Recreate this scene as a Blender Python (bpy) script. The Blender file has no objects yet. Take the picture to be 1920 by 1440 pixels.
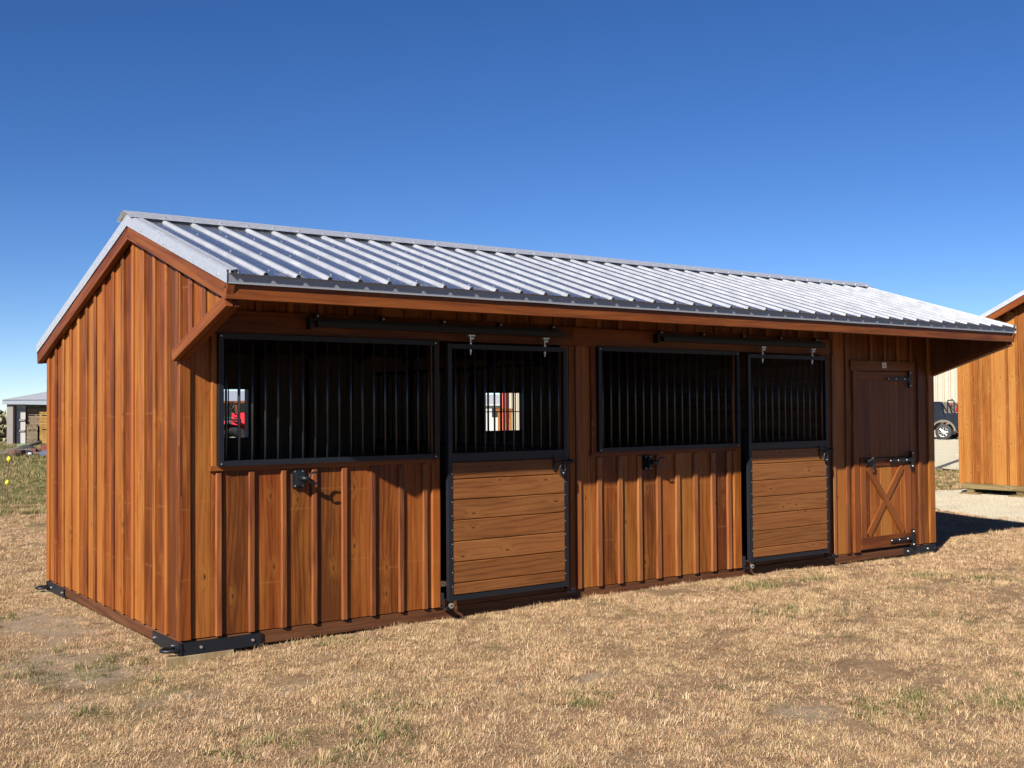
import bpy, math, random
import numpy as np
from mathutils import Matrix, Vector, noise as mnoise
random.seed(7); np.random.seed(7)
S = bpy.context.scene
V = Vector
# ------------------------------------------------------------------ camera
CAM = V((-2.7691, -7.7555, 1.7486)); YAW, PITCH, ROLL, FPX = 0.6325, 0.0222, -0.0070, 2093.86
fwd = V((math.sin(YAW)*math.cos(PITCH), math.cos(YAW)*math.cos(PITCH), math.sin(PITCH)))
rgt = V((math.cos(YAW), -math.sin(YAW), 0)); upv = rgt.cross(fwd)
RR = rgt*math.cos(ROLL)+upv*math.sin(ROLL); UU = -rgt*math.sin(ROLL)+upv*math.cos(ROLL)
cd = bpy.data.cameras.new('camera'); cam = bpy.data.objects.new('camera', cd); S.collection.objects.link(cam)
cd.sensor_width = 36; cd.lens = FPX/1920*36; cd.clip_end = 3000; cd.clip_start = 0.05
m = Matrix.Identity(4)
for i, a in enumerate((RR, UU, -fwd)):
    for j in range(3): m[j][i] = a[j]
m.translation = CAM; cam.matrix_world = m; S.camera = cam
# ------------------------------------------------------------------ sky, sun, exposure
SUN = V((-0.76, -0.379, 0.528)).normalized()
W = bpy.data.worlds.new('World'); S.world = W; W.use_nodes = True
wn = W.node_tree; bg = wn.nodes['Background']
sky = wn.nodes.new('ShaderNodeTexSky'); sky.sky_type = 'NISHITA'; sky.sun_disc = False
sky.sun_elevation = math.asin(SUN.z); sky.sun_rotation = math.atan2(SUN.x, SUN.y)
sky.air_density = 0.6; sky.dust_density = 0.0; sky.ozone_density = 2.5; sky.altitude = 200
hsv = wn.nodes.new('ShaderNodeHueSaturation'); hsv.inputs['Saturation'].default_value = 1.25; hsv.inputs['Hue'].default_value = 0.510
wn.links.new(sky.outputs[0], hsv.inputs['Color'])
wn.links.new(hsv.outputs[0], bg.inputs['Color']); bg.inputs['Strength'].default_value = 0.05
sl = bpy.data.lights.new('sun', 'SUN'); sl.energy = 5.0; sl.angle = math.radians(0.53); sl.color = (1, 0.93, 0.82)
so = bpy.data.objects.new('sun', sl); S.collection.objects.link(so)
so.rotation_euler = (-SUN).to_track_quat('-Z', 'Y').to_euler(); so.location = SUN*40
S.render.engine = 'CYCLES'
S.view_settings.view_transform = 'Standard'; S.view_settings.look = 'None'
S.view_settings.exposure = 1.25; S.view_settings.gamma = 1.0; S.view_settings.use_curve_mapping = False
# ------------------------------------------------------------------ helpers
COL = S.collection
class MB:
    def __init__(s): s.v = []; s.f = []; s.m = []
    def add(s, vs, fs, mi=0):
        b = len(s.v); s.v += [tuple(v) for v in vs]
        for f in fs: s.f.append(tuple(b+i for i in f)); s.m.append(mi)
        return s
    def box(s, a, b, mi=0, M=None):
        (x0, y0, z0), (x1, y1, z1) = a, b
        vs = [V((x, y, z)) for z in (z0, z1) for y in (y0, y1) for x in (x0, x1)]
        if M: vs = [M @ v for v in vs]
        return s.add(vs, [(0, 2, 3, 1), (4, 5, 7, 6), (0, 1, 5, 4), (2, 6, 7, 3), (0, 4, 6, 2), (1, 3, 7, 5)], mi)
    def cyl(s, p0, p1, r0, r1=None, n=10, mi=0, caps=True):
        p0 = V(p0); p1 = V(p1); r1 = r0 if r1 is None else r1
        d = (p1-p0).normalized(); a = d.orthogonal().normalized(); c = d.cross(a)
        vs = []
        for p, r in ((p0, r0), (p1, r1)):
            for i in range(n):
                t = 2*math.pi*i/n; vs.append(p+a*(r*math.cos(t))+c*(r*math.sin(t)))
        fs = [(i, (i+1) % n, n+(i+1) % n, n+i) for i in range(n)]
        if caps: fs += [tuple(range(n-1, -1, -1)), tuple(range(n, 2*n))]
        return s.add(vs, fs, mi)
    def tube(s, pts, r, n=8, mi=0):
        pts = [V(p) for p in pts]; vs = []; a = None
        for i, p in enumerate(pts):
            d = (pts[min(i+1, len(pts)-1)]-pts[max(i-1, 0)]).normalized()
            a = d.orthogonal().normalized() if a is None else (a-d*a.dot(d)).normalized()
            c = d.cross(a); rr = r[i] if isinstance(r, (list, tuple)) else r
            for k in range(n):
                t = 2*math.pi*k/n; vs.append(p+a*(rr*math.cos(t))+c*(rr*math.sin(t)))
        fs = [(j*n+k, j*n+(k+1) % n, (j+1)*n+(k+1) % n, (j+1)*n+k) for j in range(len(pts)-1) for k in range(n)]
        fs += [tuple(range(n-1, -1, -1)), tuple(range((len(pts)-1)*n, len(pts)*n))]
        return s.add(vs, fs, mi)
    def ball(s, c, r, n=10, mi=0, sc=(1, 1, 1)):
        c = V(c); vs = []; h = n//2
        for i in range(h+1):
            th = math.pi*i/h
            for k in range(n):
                t = 2*math.pi*k/n
                vs.append(c+V((r*sc[0]*math.sin(th)*math.cos(t), r*sc[1]*math.sin(th)*math.sin(t), r*sc[2]*math.cos(th))))
        fs = [(i*n+k, (i+1)*n+k, (i+1)*n+(k+1) % n, i*n+(k+1) % n) for i in range(h) for k in range(n)]
        return s.add(vs, fs, mi)
    def prism(s, poly, axis_pt, mi=0):
        n = len(poly); d = V(axis_pt); vs = [V(p) for p in poly]+[V(p)+d for p in poly]
        fs = [tuple(range(n-1, -1, -1)), tuple(range(n, 2*n))]+[(i, (i+1) % n, n+(i+1) % n, n+i) for i in range(n)]
        return s.add(vs, fs, mi)
    def build(s, name, mats, parent=None, smooth=False, loc=None):
        me = bpy.data.meshes.new(name)
        vs = s.v if loc is None else [tuple(V(v)-V(loc)) for v in s.v]
        me.from_pydata(vs, [], s.f)
        if not isinstance(mats, (list, tuple)): mats = [mats]
        for mt in mats: me.materials.append(mt)
        if len(mats) > 1: me.polygons.foreach_set('material_index', s.m)
        if smooth: me.polygons.foreach_set('use_smooth', [True]*len(me.polygons))
        me.update(); return link(name, me, parent, loc)
def link(name, me, parent=None, loc=None):
    o = bpy.data.objects.new(name, me); COL.objects.link(o)
    if loc is not None: o.location = loc
    if parent is not None: setp(o, parent)
    return o
def wloc(o):
    return o.location.copy() if o.parent is None else wmat(o).translation
def wmat(o):
    b = o.matrix_basis.copy()
    return b if o.parent is None else wmat(o.parent) @ b
def setp(o, p):
    mb = o.matrix_basis.copy(); o.parent = p; o.matrix_basis = wmat(p).inverted() @ mb
def tag(o, label, cat, group=None, kind=None):
    if label: o['label'] = label
    if cat: o['category'] = cat
    if group: o['group'] = group
    if kind: o['kind'] = kind
    return o
def thing(name, loc, label, cat, group=None, rz=0):
    o = bpy.data.objects.new(name, None); COL.objects.link(o); o.location = loc; o.rotation_euler = (0, 0, rz)
    o.empty_display_size = .2
    return tag(o, label, cat, group)
def structure(o): o['kind'] = 'structure'; return o
def board(name, p0, p1, w, t, n, mat, parent=None, cut0=0., cut1=0., ch=.003, wob=.0012):
    """plank from p0 to p1 (centre of its back face); n = outward normal; local Z runs along the grain"""
    p0 = V(p0); p1 = V(p1); z = p1-p0; L = z.length; z.normalize(); y = V(n)-z*V(n).dot(z); y.normalize(); x = y.cross(z)
    h = w/2; c = min(ch, w*.2, t*.4)
    sec = [(-h, 0), (-h, t-c), (-h+c, t), (h-c, t), (h, t-c), (h, 0)]
    rings = 4 if L > .6 else 2; vs = []; fs = []
    for r in range(rings):
        f = r/(rings-1); jx = random.uniform(-wob, wob) if 0 < r < rings-1 else 0; jw = random.uniform(-wob, wob)
        for (sx, sy) in sec:
            zz = f*L + (cut0*sx*(1-f)) + (cut1*sx*f)
            vs.append((sx+jx+jw*(1 if sx > 0 else -1), sy, zz))
    for r in range(rings-1):
        for k in range(6):
            a = r*6+k; b = r*6+(k+1) % 6; fs.append((a, b, b+6, a+6))
    fs.append((5, 4, 3, 2, 1, 0)); fs.append(tuple((rings-1)*6+k for k in range(6)))
    me = bpy.data.meshes.new(name); me.from_pydata(vs, [], fs); me.materials.append(mat); me.update()
    o = bpy.data.objects.new(name, me); COL.objects.link(o)
    M = Matrix.Identity(4)
    for i, a in enumerate((x, y, z)):
        for j in range(3): M[j][i] = a[j]
    M.translation = p0; o.matrix_basis = M
    if parent is not None: setp(o, parent)
    return o
# ------------------------------------------------------------------ materials
class NT:
    def __init__(s, name):
        s.mat = bpy.data.materials.new(name); s.mat.use_nodes = True; s.t = s.mat.node_tree
        s.p = s.t.nodes['Principled BSDF']
    def n(s, ty, **kw):
        nd = s.t.nodes.new(ty)
        for k, v in kw.items():
            if k.startswith('i_'): 
                key = k[2:]; key = int(key) if key.isdigit() else key.replace('_', ' ')
                if hasattr(v, 'is_output') and v.is_output: s.t.links.new(v, nd.inputs[key])
                else: nd.inputs[key].default_value = v
            else: setattr(nd, k, v)
        return nd
    def l(s, a, b): s.t.links.new(a, b)
    def math(s, op, a, b=None, c=None, clamp=False):
        nd = s.t.nodes.new('ShaderNodeMath'); nd.operation = op; nd.use_clamp = clamp
        for i, v in enumerate((a, b, c)):
            if v is None: continue
            if hasattr(v, 'is_output'): s.l(v, nd.inputs[i])
            else: nd.inputs[i].default_value = v
        return nd.outputs[0]
    def vmath(s, op, a, b):
        nd = s.t.nodes.new('ShaderNodeVectorMath'); nd.operation = op
        for i, v in enumerate((a, b)):
            if hasattr(v, 'is_output'): s.l(v, nd.inputs[i])
            else: nd.inputs[i].default_value = v
        return nd.outputs[0]
    def ramp(s, fac, stops, interp='LINEAR'):
        nd = s.t.nodes.new('ShaderNodeValToRGB'); cr = nd.color_ramp; cr.interpolation = interp
        while len(cr.elements) > len(stops): cr.elements.remove(cr.elements[-1])
        while len(cr.elements) < len(stops): cr.elements.new(.5)
        for e, (p, c) in zip(cr.elements, stops): e.position = p; e.color = (*c, 1) if len(c) == 3 else c
        s.l(fac, nd.inputs[0]); return nd.outputs[0]
    def mix(s, fac, a, b, mode='MIX'):
        nd = s.t.nodes.new('ShaderNodeMix'); nd.data_type = 'RGBA'; nd.blend_type = mode; nd.clamp_factor = True
        for key, v in ((0, fac), (6, a), (7, b)):
            if hasattr(v, 'is_output'): s.l(v, nd.inputs[key])
            else: nd.inputs[key].default_value = v if key == 0 else ((*v, 1) if len(v) == 3 else v)
        return nd.outputs[2]
    def noise(s, vec, scale, detail=4, rough=.55, dist=0):
        nd = s.t.nodes.new('ShaderNodeTexNoise'); nd.inputs['Scale'].default_value = scale; nd.inputs['Detail'].default_value = detail
        nd.inputs['Roughness'].default_value = rough; nd.inputs['Distortion'].default_value = dist
        if vec is not None: s.l(vec, nd.inputs['Vector'])
        return nd.outputs[0]
    def bump(s, h, strength, dist):
        nd = s.t.nodes.new('ShaderNodeBump'); nd.inputs['Strength'].default_value = strength; nd.inputs['Distance'].default_value = dist
        s.l(h, nd.inputs['Height']); s.l(nd.outputs[0], s.p.inputs['Normal'])
    def set(s, **kw):
        for k, v in kw.items():
            k = k.replace('_', ' ')
            if hasattr(v, 'is_output'): s.l(v, s.p.inputs[k])
            else: s.p.inputs[k].default_value = (*v, 1) if isinstance(v, tuple) and len(v) == 3 else v
        return s.mat
def wood(name, dark, mid, light, red=None, knots=.5, ring=.5, rough=.5, var=.3, knotcol=None, amp=.95, marks=False):
    K_ = .48; dark, mid, light = [tuple(c*K_ for c in q) for q in (dark, mid, light)]
    N = NT(name)
    tc = N.n('ShaderNodeTexCoord'); oi = N.n('ShaderNodeObjectInfo'); rnd = oi.outputs['Random']
    wn2 = N.n('ShaderNodeTexWhiteNoise', noise_dimensions='1D'); N.l(rnd, wn2.inputs['W']); rc = wn2.outputs['Color']
    off = N.vmath('MULTIPLY', rc, (31., 17., 53.))
    base = N.vmath('ADD', tc.outputs['Object'], off)
    st = N.vmath('MULTIPLY', base, (1, 1, .055))
    fine = N.noise(st, 95, 5, .6)
    broad = N.noise(N.vmath('MULTIPLY', base, (1, 1, .10)), 13, 4, .55, .5)
    # cathedral grain: rings bent by slow noise
    warp = N.noise(N.vmath('MULTIPLY', base, (1, 1, .13)), 4.2, 2, .45)
    sep = N.n('ShaderNodeSeparateXYZ'); N.l(base, sep.inputs[0])
    # knots
    kx = N.n('ShaderNodeCombineXYZ'); N.l(sep.outputs[0], kx.inputs[0]); N.l(N.math('MULTIPLY', sep.outputs[2], .42), kx.inputs[1]); kv = kx.outputs[0]
    vo = N.n('ShaderNodeTexVoronoi', feature='F1', voronoi_dimensions='2D'); vo.inputs['Scale'].default_value = 5.2; vo.inputs['Randomness'].default_value = 1
    N.l(kv, vo.inputs['Vector']); d = vo.outputs['Distance']
    kcell = N.n('ShaderNodeSeparateColor'); N.l(vo.outputs['Color'], kcell.inputs[0])
    keep = N.math('GREATER_THAN', kcell.outputs[0], 1-.55*knots)
    halo = N.math('MULTIPLY', N.math('SUBTRACT', 1, N.math('MULTIPLY', d, 4.2), clamp=True), keep, clamp=True)
    core = N.math('MULTIPLY', N.math('SUBTRACT', 1, N.math('MULTIPLY', N.math('ADD', d, N.math('MULTIPLY', fine, .03)), 12.), clamp=True), keep, clamp=True)
    ph = N.math('ADD', N.math('MULTIPLY', sep.outputs[0], 150), N.math('MULTIPLY', warp, 34))
    ph = N.math('ADD', ph, N.math('MULTIPLY', halo, 9))
    rg = N.math('MULTIPLY_ADD', N.math('SINE', ph), .5, .5)
    rg = N.math('POWER', rg, 4.0)
    f = N.math('ADD', N.math('MULTIPLY', fine, .36), N.math('MULTIPLY_ADD', broad, amp, .375-amp*.5))
    f = N.math('SUBTRACT', f, N.math('MULTIPLY', rg, .22*ring))
    f = N.math('ADD', f, N.math('MULTIPLY', N.math('SUBTRACT', rnd, .5), var))
    col = N.ramp(f, [(.28, dark), (.52, mid), (.78, light)])
    patchn = N.noise(base, 16, 2, .5)
    if red is not None:
        sc = N.n('ShaderNodeSeparateColor'); N.l(rc, sc.inputs[0])
        patch = N.noise(N.vmath('MULTIPLY', base, (1, 1, .25)), 4.5, 2, .5)
        fr = N.math('MULTIPLY', N.math('ADD', sc.outputs[1], N.math('MULTIPLY', N.math('SUBTRACT', patch, .5), 2.2)), .85, clamp=True)
        col = N.mix(fr, col, red, 'MULTIPLY')
    if marks:   # pale stain laps across the boards where the framing runs behind
        so_ = N.n('ShaderNodeSeparateXYZ'); N.l(tc.outputs['Object'], so_.inputs[0])
        s2 = N.n('ShaderNodeSeparateColor'); N.l(rc, s2.inputs[0])
        for h0, ch_ in ((.30, 0), (.86, 2), (1.45, 0)):
            hz_ = N.math('MULTIPLY_ADD', s2.outputs[ch_], .16, h0)
            dz_ = N.math('ABSOLUTE', N.math('SUBTRACT', so_.outputs[2], hz_))
            bnd = N.math('MULTIPLY', N.math('SUBTRACT', 1, N.math('MULTIPLY', dz_, 90), clamp=True), N.math('MULTIPLY', N.math('GREATER_THAN', s2.outputs[(ch_+1) % 3], .45), N.math('MULTIPLY', patchn, .55)))
            col = N.mix(bnd, col, light)
    kc = knotcol or tuple(c*.35 for c in dark)
    col = N.mix(N.math('MULTIPLY', halo, .35), col, light)
    col = N.mix(N.math('MULTIPLY', core, 1.3, clamp=True), col, kc)
    N.set(Base_Color=col, Roughness=N.math('MULTIPLY_ADD', fine, .3, rough-.15)); N.p.inputs['Specular IOR Level'].default_value = .22
    hb = N.math('ADD', N.math('MULTIPLY', fine, .7), N.math('MULTIPLY', rg, -.3*ring))
    N.bump(hb, .45, .0025)
    return N.mat
def plain(name, col, rough=.5, metal=0., nscale=20., namp=.25, bump=0., coat=0., spec=.5):
    N = NT(name); tc = N.n('ShaderNodeTexCoord')
    a = N.noise(tc.outputs['Object'], nscale, 4, .6)
    c = N.mix(a, tuple(x*(1-namp) for x in col), tuple(min(1, x*(1+namp)) for x in col))
    N.set(Base_Color=c, Roughness=N.math('MULTIPLY_ADD', a, .25, rough-.12), Metallic=metal)
    N.p.inputs['Coat Weight'].default_value = coat; N.p.inputs['Specular IOR Level'].default_value = spec
    if bump: N.bump(a, bump, .01)
    return N.mat
M_SIDING = wood('stained_siding', (.15, .043, .009), (.355, .116, .018), (.52, .205, .042), red=(.84, .60, .60), knots=.6, ring=.6, var=.50, amp=.78, marks=True)
M_BATTEN = wood('stained_batten', (.17, .055, .018), (.33, .115, .034), (.46, .19, .06), red=(.9, .74, .76), knots=.2, ring=.5, var=.3)
M_TRIM = wood('stained_trim', (.15, .038, .010), (.27, .080, .017), (.36, .12, .028), red=(.95, .82, .8), knots=.15, ring=.5)
M_DOOR = wood('stained_door_planks', (.16, .055, .016), (.315, .120, .035), (.44, .195, .062), red=(.95, .84, .8), knots=.85, ring=.55, var=.16, amp=.45)
M_CABIN = wood('honey_stained_siding', (.22, .075, .016), (.46, .18, .036), (.62, .29, .075), red=(.92, .78, .7), knots=1.0, ring=.5, amp=.42)
M_INNER = wood('raw_inner_boards', (.10, .065, .04), (.19, .125, .075), (.28, .19, .12), knots=.5, ring=.6, rough=.7)
M_SKID = wood('brown_skid_timber', (.07, .025, .012), (.14, .05, .02), (.21, .085, .035), knots=.3, ring=.8, rough=.6)
M_TREATED = wood('treated_timber', (.16, .11, .045), (.30, .22, .10), (.42, .32, .16), knots=.4, ring=.6, rough=.7)
M_PALE = wood('pale_lumber', (.42, .30, .15), (.58, .44, .25), (.70, .56, .36), knots=.3, ring=.5, rough=.7)
M_OLDLUM = wood('weathered_lumber', (.20, .14, .09), (.33, .25, .17), (.44, .35, .25), knots=.2, ring=.5, rough=.8)
M_GOLDLUM = wood('golden_lumber', (.45, .24, .06), (.60, .36, .11), (.72, .48, .18), knots=.2, ring=.4, rough=.7)
M_BLACK = plain('black_painted_steel', (.006, .008, .012), .46, 0, 60, .3, spec=.35)
M_ZINC = plain('zinc_hardware', (.62, .62, .60), .35, .9, 80, .2)
M_RUBBER = plain('tyre_rubber', (.02, .02, .021), .8, 0, 30, .3)
def galv():
    N = NT('galvalume_sheet'); tc = N.n('ShaderNodeTexCoord')
    g = N.n('ShaderNodeNewGeometry')
    sp = N.n('ShaderNodeTexVoronoi'); sp.inputs['Scale'].default_value = 160; N.l(g.outputs['Position'], sp.inputs['Vector'])
    sc = N.n('ShaderNodeSeparateColor'); N.l(sp.outputs['Color'], sc.inputs[0])
    big = N.noise(N.vmath('MULTIPLY', g.outputs['Position'], (1, .35, 1)), 5, 4, .65)
    smear = N.ramp(N.noise(N.vmath('MULTIPLY', g.outputs['Position'], (.7, .5, 1)), 3.1, 5, .7, 1.2), [(.56, (0, 0, 0)), (.68, (1, 1, 1))])
    c = N.mix(N.math('MULTIPLY_ADD', sc.outputs[0], .15, N.math('MULTIPLY', big, .6)), (.68, .70, .74), (.86, .87, .89))
    r = N.math('ADD', N.math('MULTIPLY_ADD', big, .05, .22), N.math('MULTIPLY', smear, .05))
    N.set(Base_Color=c, Metallic=.97, Roughness=r)
    N.bump(N.noise(N.vmath('MULTIPLY', g.outputs['Position'], (1, .4, 1)), 5, 2, .4), .05, .01)
    return N.mat
M_ROOF = galv()
M_RIB = plain('galvalume_rib_glare', (.60, .62, .655), .44, .81, 6, .04)  # same sheet as the pans; white sun glare on the ribs built into the material
M_TRIMMETAL = plain('galvalume_trim', (.74, .76, .79), .52, .93, 40, .06)
M_DRIP = plain('galvalume_drip_shaded', (.24, .255, .285), .5, .55, 40, .06)  # trim metal darkened: weaker sun on the eave face put into the colour
M_BAR = plain('black_bar_steel', (.012, .015, .020), .36, 0, 60, .2, spec=.7)
# ------------------------------------------------------------------ terrain
def sm(a, b, x): t = min(1, max(0, (x-a)/(b-a))); return t*t*(3-2*t)
def ground_z(x, y):
    z = .055*math.exp(-((x-4.6)/2.6)**2-((y+.6)/1.5)**2)
    if -12 < x < 22 and -12 < y < 20:
        z += .018*(mnoise.noise((x*.55, y*.55, 3.1)))+.008*mnoise.noise((x*1.9, y*1.9, 9.))
    z -= .036*math.exp(-((x-.0)/.7)**2-((y-.1)/.9)**2)
    return z
BARE = [(-.75, .35, .55, .8), (-.85, -.75, .30, .22), (-.35, -1.0, .35, .20), (-.45, 1.9, .42, 1.1), (-.25, -1.45, .22, .16), (.55, -1.25, .5, .12), (1.9, -2.2, .22, .12), (2.4, -3.6, .25, .2)]
def bare(x, y):
    w = .35*mnoise.noise((x*1.7, y*1.7, 0))+.3*mnoise.noise((x*5, y*5, 2)); b = 0
    for (cx, cy, rx, ry) in BARE:
        q = math.hypot((x-cx)/rx, (y-cy)/ry)+w; b = max(b, 1-sm(.55, 1.15, q))
    return b
def greenness(x, y):
    far = sm(5., 16., y-.25*x)
    g = mnoise.noise((x*.42+5, y*.42, 7.))+.5*mnoise.noise((x*1.3, y*1.3, 4.))
    left = .5*math.exp(-((x+.7)/.7)**2-((y-.6)/2.2)**2)
    return min(1, max(0, sm(.25, .75, g)*.55+left*(.7+g)+far*(.8+.5*g)))
def axis(lo, hi, fine_lo, fine_hi, step):
    xs = list(np.arange(fine_lo, fine_hi+1e-6, step)); s = step; x = fine_hi
    while x < hi: s *= 1.16; x += s; xs.append(x)
    s = step; x = fine_lo
    while x > lo: s *= 1.16; x -= s; xs.insert(0, x)
    return xs
xs = axis(-900, 900, -4, 14, .11); ys = axis(-200, 1200, -7, 6, .11)
gv = []; dirt = []; grn = []
for y in ys:
    for x in xs:
        gv.append((x, y, ground_z(x, y))); near = -12 < x < 22 and -12 < y < 20
        dirt.append(bare(x, y) if near else 0.); grn.append(greenness(x, y))
nx = len(xs); gf = [(j*nx+i, j*nx+i+1, (j+1)*nx+i+1, (j+1)*nx+i) for j in range(len(ys)-1) for i in range(nx-1)]
gm = bpy.data.meshes.new('ground'); gm.from_pydata(gv, [], gf)
for nm, arr in (('dirt', dirt), ('green', grn)):
    at = gm.attributes.new(nm, 'FLOAT', 'POINT'); at.data.foreach_set('value', arr)
gm.polygons.foreach_set('use_smooth', [True]*len(gf)); gm.update()
def ground_mat():
    N = NT('dry_turf'); g = N.n('ShaderNodeNewGeometry'); P = g.outputs['Position']
    ad = N.n('ShaderNodeAttribute', attribute_name='dirt'); ag = N.n('ShaderNodeAttribute', attribute_name='green')
    a = N.noise(P, 38, 6, .7); b = N.noise(P, 3.2, 5, .65); c = N.noise(P, .5, 5, .65)
    straw = N.ramp(N.math('MULTIPLY_ADD', a, .75, N.math('MULTIPLY', b, .35)), [(.3, (.06, .038, .022)), (.52, (.17, .11, .065)), (.75, (.30, .21, .125))])
    gr = N.ramp(N.math('MULTIPLY_ADD', a, .7, N.math('MULTIPLY', b, .4)), [(.3, (.04, .045, .017)), (.55, (.12, .118, .045)), (.8, (.22, .195, .09))])
    gfac = N.math('MULTIPLY', ag.outputs['Fac'], N.ramp(N.math('ADD', N.math('MULTIPLY', c, .5), N.math('MULTIPLY', b, .5)), [(.40, (.12,)*3), (.53, (1,)*3)]))
    col = N.mix(gfac, straw, gr)
    dr = N.ramp(N.math('ADD', N.math('MULTIPLY', a, .5), N.math('MULTIPLY', b, .5)), [(.3, (.15, .115, .08)), (.7, (.28, .22, .16))])
    col = N.mix(N.math('MULTIPLY', ad.outputs['Fac'], .8), col, dr)
    N.set(Base_Color=col, Roughness=.95); N.p.inputs['Specular IOR Level'].default_value = .1
    N.bump(N.math('MULTIPLY_ADD', a, .6, b), .8, .03)
    return N.mat
gm.materials.append(ground_mat())
structure(link('ground', gm))
def gravel_mat():
    N = NT('caliche_gravel'); g = N.n('ShaderNodeNewGeometry'); P = g.outputs['Position']
    a = N.noise(P, 22, 6, .7); b = N.noise(P, 1.2, 4, .6)
    vo = N.n('ShaderNodeTexVoronoi'); vo.inputs['Scale'].default_value = 26; N.l(P, vo.inputs['Vector'])
    col = N.ramp(N.math('MULTIPLY_ADD', a, .6, N.math('MULTIPLY', b, .45)), [(.25, (.48, .42, .30)), (.5, (.67, .60, .445)), (.75, (.76, .70, .54))])
    N.set(Base_Color=col, Roughness=.95); N.p.inputs['Specular IOR Level'].default_value = .1
    N.bump(N.math('ADD', N.math('MULTIPLY', a, 1.5), vo.outputs['Distance']), 1.0, .06)
    return N.mat
M_GRAVEL = gravel_mat()
def sheet(name, outline, z, mound=.05, step=.35, edge=.35):
    """irregular gravel sheet with a low crown and a feathered, wandering edge"""
    xs_ = [p[0] for p in outline]; ys_ = [p[1] for p in outline]
    x0, x1, y0, y1 = min(xs_)-1, max(xs_)+1, min(ys_)-1, max(ys_)+1
    nx_ = int((x1-x0)/step)+1; ny_ = int((y1-y0)/step)+1
    def sd(x, y):
        ins = False; dm = 1e9; n = len(outline)
        for i in range(n):
            (ax, ay), (bx, by) = outline[i], outline[(i+1) % n]
            if (ay > y) != (by > y) and x < (bx-ax)*(y-ay)/(by-ay)+ax: ins = not ins
            t = max(0, min(1, ((x-ax)*(bx-ax)+(y-ay)*(by-ay))/((bx-ax)**2+(by-ay)**2)))
            dm = min(dm, math.hypot(x-ax-t*(bx-ax), y-ay-t*(by-ay)))
        return dm if ins else -dm
    vs = []; ids = {}; fs = []
    for j in range(ny_):
        for i in range(nx_):
            x = x0+i*step; y = y0+j*step
            d = sd(x, y)+edge*mnoise.noise((x*.8, y*.8, 1.))+.5*edge*mnoise.noise((x*2.6, y*2.6, 5.))
            zz = ground_z(x, y)+z+mound*(sm(0, 1.2, d)-(.9 if d < 0 else 0)*sm(0, .4, -d))+(.03*abs(mnoise.noise((x*1.5, y*1.5, 8)))+.02*sm(0, .4, d) if d > 0 else 0)
            ids[i, j] = len(vs); vs.append((x, y, zz if d > -.4 else -9))
    for j in range(ny_-1):
        for i in range(nx_-1):
            q = (ids[i, j], ids[i+1, j], ids[i+1, j+1], ids[i, j+1])
            if all(vs[k][2] > -5 for k in q): fs.append(q)
    me = bpy.data.meshes.new(name); me.from_pydata(vs, [], fs); me.materials.append(M_GRAVEL)
    me.polygons.foreach_set('use_smooth', [True]*len(fs)); me.update(); return structure(link(name, me))
sheet('gravel_pad', [(13.2, 1.1), (14.9, 3.7), (16.7, 5.3), (21, 5.6), (26, 4), (26, -9), (20, -9), (15, -3)], .012, .025, .18)
sheet('gravel_yard', [(23.2, 10.0), (27.2, 6.6), (36, 2), (80, 12), (92, 44), (70, 62), (34, 62), (26, 30)], .012, .03, 1.1, .6)
# ------------------------------------------------------------------ horse barn
L, D = 9.144, 3.684; ZB = .13
barn = thing('horse_barn', (L/2, D/2, 0), 'long reddish brown board and batten horse barn with metal roof and barred stall fronts', 'barn')
KF = .316; KB = .3078; RY, RZ = 1.0253, 3.1955; EY, EZ = -.9867, 2.5598; BY, BZ = 3.8425, 2.3286
def roofz(y): return RZ-(RY-y)*KF if y < RY else RZ-(y-RY)*KB     # underside line of the metal / top of the rake boards
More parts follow.
